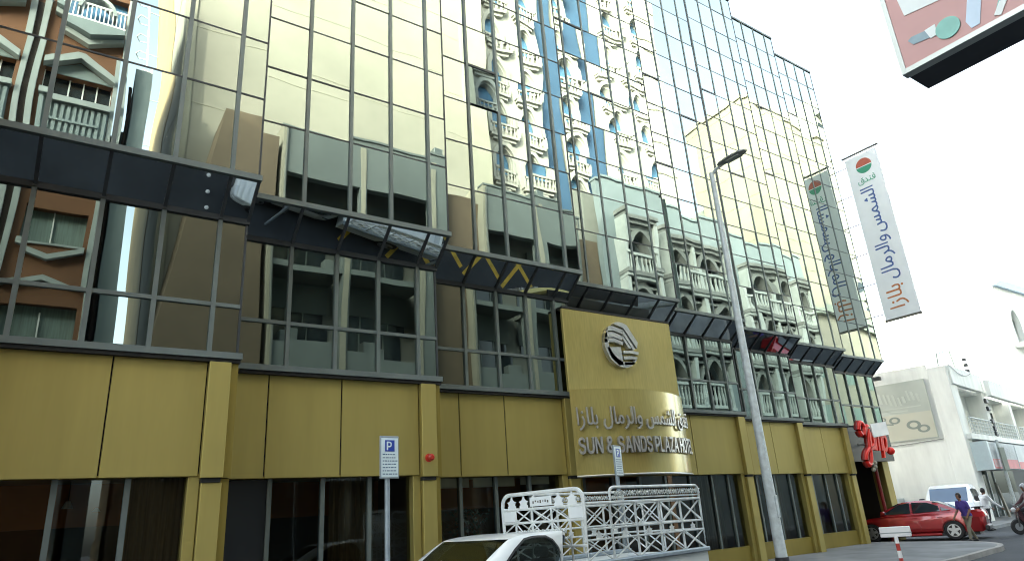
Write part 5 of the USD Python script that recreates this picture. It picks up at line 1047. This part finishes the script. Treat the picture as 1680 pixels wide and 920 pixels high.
# side cages
for s in (-1, 1):
    yy = s*.80; X0, X1 = .20, 3.16
    cg = part(pk, 'side_cage', B().tube([(X0, yy, 1.06), (X0, yy, 1.84), (X1, yy, 1.84), (X1, yy, 1.06)], .022, 7), 'cage_white', 40)
    for z in (1.50, 1.36): part(cg, 'long_rail', B().tube([(X0, yy, z), (X1, yy, z)], .015, 6), 'cage_white', 40)
    xs = np.linspace(X0, X1, 6)
    for x in xs[1:-1]: part(cg, 'upright', B().tube([(x, yy, 1.06), (x, yy, 1.84)], .020, 6), 'cage_white', 40)
    for a, b in zip(xs[:-1], xs[1:]):
        for z0, z1 in ((1.50, 1.84), (1.08, 1.36)): part(cg, 'cross_bar', B().tube([(a, yy, z0), (b, yy, z1)], .012, 5).tube([(a, yy+.012, z1), (b, yy+.012, z0)], .012, 5), 'cage_white')
        m = (a+b)/2; part(cg, 'crest_plate', B().prism(affinity.scale(affinity.translate(castle, m, 1.37), .75, .62, origin=(m, 1.37)), 'y', yy-.004, yy+.004), 'cage_white')
    top = [(X0+.62, yy, 1.84)] + [(X0+.62+.09-.09*math.cos(t), yy, 1.96+.09*math.sin(t)) for t in np.linspace(0, 1.57, 5)] + [(X1-.09+.09*math.sin(t), yy, 1.96+.09*math.cos(t)) for t in np.linspace(0, 1.57, 5)] + [(X1, yy, 1.84)]
    part(cg, 'raised_rail', B().tube(top, .022, 7), 'cage_white', 40); part(cg, 'raised_rail', B().tube([(X0+.62, yy, 1.90), (X1, yy, 1.90)], .012, 5), 'cage_white')
    orn = B()
    for k in range(12):
        x = X0+.76+k*.19; orn.add(trimesh.creation.icosphere(1, .028).apply_translation([x, yy, 1.965])); orn.tube([(x+.03, yy, 1.93), (x+.09, yy, 2.0), (x+.16, yy, 1.93)], .010, 5).tube([(x+.03, yy, 2.0), (x+.09, yy, 1.93), (x+.16, yy, 2.0)], .010, 5)
    part(cg, 'ornament_band', orn, 'cage_white')
rg_ = part(pk, 'rear_gate', B().tube([(3.18, -.80, 1.06), (3.18, -.80, 1.84), (3.18, .80, 1.84), (3.18, .80, 1.06)], .020, 6), 'cage_white', 40)
for z in (1.50, 1.36): part(rg_, 'long_rail', B().tube([(3.18, -.8, z), (3.18, .8, z)], .015, 6), 'cage_white')
ys_ = np.linspace(-.8, .8, 5)
for a, b in zip(ys_[:-1], ys_[1:]):
    part(rg_, 'cross_bar', B().tube([(3.18, a, 1.08), (3.18, b, 1.36)], .012, 5).tube([(3.18, a, 1.5), (3.18, b, 1.84)], .012, 5).tube([(3.19, a, 1.84), (3.19, b, 1.5)], .012, 5), 'cage_white'); part(rg_, 'upright', B().tube([(3.18, b, 1.06), (3.18, b, 1.84)], .016, 6), 'cage_white')

# ================================================================ people
def limb(pts, rad, seg=12):
    """Hull of the spheres at the two ends of every bone."""
    out = []
    for (a, ra), (b, rb) in zip(list(zip(pts, rad))[:-1], list(zip(pts, rad))[1:]):
        out.append(Manifold.batch_hull([Manifold.sphere(ra, seg).translate(tuple(map(float, a))), Manifold.sphere(rb, seg).translate(tuple(map(float, b)))]))
    return out
def soften(m, length=.03, it=8):
    mm = m.refine_to_length(length).to_mesh(); t = trimesh.Trimesh(np.asarray(mm.vert_properties)[:, :3], np.asarray(mm.tri_verts), process=True)
    trimesh.smoothing.filter_taubin(t, iterations=it); return t
def person(name, label, loc, heading, H=1.62, stride=.28, top='shirt_purple', legs='trousers_khaki', sleeve=.45, lean=.06, arms=((.15, -.10), (-.15, .18)), helmet=False, seated=False):
    """A walking figure facing +x in its own frame. arms: forward offset of elbow and hand, per side."""
    p = thing(name, label, 'person', loc, heading, local=True); k = H/1.70
    hip, neck = np.array([0, 0, .90]), np.array([lean*1.2, 0, 1.42]); ch = np.array([lean, 0, 1.22])
    bones, tb, lg, sk = [], [], [], []
    V = lambda *a: np.array(a, float)
    hipj = {s: V(0, s*.095, .88) for s in (-1, 1)}
    for s in (-1, 1):
        f = s*stride
        if seated: kn, an = V(.42, s*.20, .80), V(.30, s*.22, .38)
        else: kn, an = V(f*.55+.05, s*.10, .48), V(f-(.06 if f < 0 else 0), s*.10, .08)
        lg += limb([hipj[s], kn, an], [.098, .068, .050]); bones += limb([hipj[s], kn, an], [.088, .058, .042])
        toe = an + V(.17, s*.02, -.045 if not seated else -.03); heel = an + V(-.05, 0, -.045)
        shoe = Manifold.batch_hull([Manifold.sphere(.035, 10).translate(tuple(heel)), Manifold.sphere(.034, 10).translate(tuple(toe)), Manifold.sphere(.045, 10).translate(tuple(an+V(.03, 0, -.01)))])
        sk.append(shoe)
        sh = V(lean, s*.185, 1.38); el = sh + V(arms[(s+1)//2][0]*.6, s*.05, -.27); ha = el + V(arms[(s+1)//2][1]+.05, -s*.01, -.235)
        bones += limb([sh, el, ha], [.052, .042, .030]); cut = sh + (el-sh)*1.0
        tb += limb([sh, sh+(el-sh)*min(1, sleeve*1.6)], [.070, .062])
        if sleeve > .9: tb += limb([el, el+(ha-el)*.85], [.056, .044])
        d = (ha-el)/np.linalg.norm(ha-el); side = np.cross(d, V(0, s, 0)); palm = ha + d*.05
        bones += limb([ha, palm], [.028, .030])
        for q in range(4):
            o = palm + side*(q-1.5)*.019; bones += limb([o, o+d*(.045+.006*(1-abs(q-1.5)))+V(0, -s*.006, 0), o+d*.075+V(0, -s*.02, 0)], [.0095, .009, .008], 8)
        th = ha + d*.02 + side*.028; bones += limb([th, th+d*.03+side*.022, th+d*.055+side*.022], [.011, .010, .008], 8)
    torso = lambda g: limb([hip+V(0, -.07, .02), hip+V(0, .07, .02)], [.115+g]*2) + limb([hip+V(0, 0, .05), ch], [.120+g, .135+g]) + limb([ch+V(0, -.09, .06), ch+V(0, .09, .06)], [.105+g]*2) + limb([V(lean, -.15, 1.375), V(lean, .15, 1.375)], [.060+g]*2) + limb([ch, neck-V(0, 0, .04)], [.12+g, .06+g])
    bones += torso(-.02) + limb([neck-V(0, 0, .05), neck+V(.02, 0, .10)], [.058, .052])
    hc = neck + V(.035, 0, .185)
    head = Manifold.sphere(1, 24).scale((.092, .074, .112)).translate(tuple(hc)); jaw = Manifold.sphere(1, 16).scale((.062, .055, .06)).translate(tuple(hc+V(.025, 0, -.072)))
    nose = Manifold.batch_hull([Manifold.sphere(.008, 8).translate(tuple(hc+V(.088, 0, .012))), Manifold.sphere(.014, 8).translate(tuple(hc+V(.098, 0, -.028)))])
    ears = [Manifold.sphere(1, 10).scale((.018, .010, .030)).translate(tuple(hc+V(-.005, s*.076, -.012))) for s in (-1, 1)]
    bd = soften(Manifold.batch_boolean(bones+[head, jaw, nose]+ears, __import__('manifold3d').OpType.Add), .028, 6); bd.apply_scale(k)
    b_ = part(p, 'body', bd, 'skin', 60)
    def cloth(nm, ms, mt, ln=.04):
        t = soften(Manifold.batch_boolean(ms, __import__('manifold3d').OpType.Add), ln, 8)
        n = meshkit.fbm(np.array(t.vertices)*9, 2, 3)-.5; t.vertices = t.vertices + t.vertex_normals*n[:, None]*.022; t.apply_scale(k); part(b_, nm, t, mt, 60)
    cloth('shirt', [m for m in torso(.018)] + tb, top); cloth('trousers', lg + limb([hip+V(0, -.07, -.01), hip+V(0, .07, -.01)], [.128]*2), legs)
    cloth('shoes', sk, 'trim_black', .03)
    if helmet:
        hm = Manifold.sphere(1, 24).scale((.135, .118, .135)).translate(tuple(hc+V(-.01, 0, .02))) - Manifold.cube((.2, .17, .12)).translate(tuple(hc+V(.05, -.085, -.09)))
        cloth('helmet', [hm], 'helmet_grey', .04)
    else:
        hr = Manifold.sphere(1, 24).scale((.101, .083, .120)).translate(tuple(hc+V(-.008, 0, .012))) - Manifold.cube((.3, .3, .3)).translate(tuple(hc+V(.045, -.15, -.26))) - Manifold.cube((.4, .3, .2)).translate(tuple(hc+V(-.2, -.15, -.27)))
        cloth('hair', [hr], 'hair', .03)
    for s in (-1, 1): part(b_, 'eye', B().add(trimesh.creation.icosphere(1, .011*k).apply_translation((hc+V(.080, s*.028, .010))*k)), 'trim_black', 60)
    return p
person('person', 'person in a purple shirt and khaki trousers walking past the red car', (27.25, 11.8, 0), 2.75, 1.60, .20, arms=((.05, .16), (-.10, .12)), lean=.10)
person('person', 'person in a white shirt standing beyond the boot of the red car', (34.2, 14.0, 0), -.5, 1.72, .12, top='shirt_white', legs='trousers_dark', arms=((.30, .30), (.22, .25)), sleeve=1.0)
person('person', 'person in white shirt and dark trousers, mirrored in the shop window behind the lamp', (29.1, 8.6, 0), 3.0, 1.70, .22, top='shirt_white', legs='trousers_dark')
person('person', 'person in a pale shirt, mirrored in the shop window left of the lamp', (22.8, 4.6, 0), 3.1, 1.66, .25, top='shirt_white', legs='trousers_dark', arms=((.2, .2), (-.2, .0)))
person('person', 'rider in a maroon jacket and grey helmet at the right edge of the picture', (31.35, 11.15, 0.02), 2.4, 1.72, .1, top='shirt_maroon', legs='trousers_dark', sleeve=1.0, helmet=True, seated=True, arms=((.35, .30), (.35, .30)), lean=.12)
mb = thing('motor_scooter', 'dark motor scooter under the helmeted rider at the right edge', 'scooter', (31.35, 11.15, 0), 2.4, local=True)
for x in (-.45, .75):
    w = part(mb, 'wheel', B().lathe([(.14, -.05), (.25, -.05), (.275, 0), (.25, .05), (.14, .05)], 22, (x, 0, .275), 'y'), 'rubber', 40); part(w, 'hub', B().lathe([(0, -.03), (.15, -.03), (.15, .03), (0, .03)], 14, (x, 0, .275), 'y'), 'rim', 40)
part(mb, 'body', ext(smooth_poly([(-.75, .55), (-.7, .80), (.05, .78), (.15, .42), (.5, .40), (.62, .95), (.72, .98), (.66, .35), (-.2, .25), (-.55, .40)], 2), -.16, .16, 'y'), 'shirt_maroon', 35)
part(mb, 'seat', B().rbox(-.7, .12, -.14, .14, .78, .88, .04), 'trim_black', 40); part(mb, 'handlebar', B().tube([(.62, -.32, 1.08), (.66, 0, 1.0), (.62, .32, 1.08)], .018, 7), 'dark_frame'); part(mb, 'headlight', B().add(trimesh.creation.icosphere(2, .085).apply_translation([.76, 0, .88])), 'headlight', 60)
part(mb, 'fork', B().tube([(.66, .08, .95), (.75, .08, .28)], .022, 6).tube([(.66, -.08, .95), (.75, -.08, .28)], .022, 6), 'dark_frame')

# potted plant inside the window behind the truck
pp = thing('potted_plant', 'bushy dark potted plant inside the shop window left of the truck', 'plant', (7.35, 12.45, 0.15), local=True)
part(pp, 'pot', B().lathe([(0, 0), (.20, 0), (.27, .42), (.24, .42), (.22, .38), (0, .38)], 16), 'pot', 40)
part(pp, 'stem', B().tube([(0, 0, .35), (.03, .02, 1.0), (0, 0, 1.6)], [.03, .025, .012], 6), 'pot')
lv = B(); rg = np.random.default_rng(4)
for k in range(420):
    c = np.array([rg.normal(0, .20), rg.normal(0, .16), .75+rg.random()*1.05]); a = rg.normal(0, 1, 3); a /= np.linalg.norm(a); b = np.cross(a, rg.normal(0, 1, 3)); b /= np.linalg.norm(b); l, w = .07+.06*rg.random(), .022
    lv.raw([c-a*l*.5, c+b*w, c+a*l*.5, c-b*w], [(0, 1, 2, 3)])
part(pp, 'leaves', lv, 'leaf', kind='stuff')
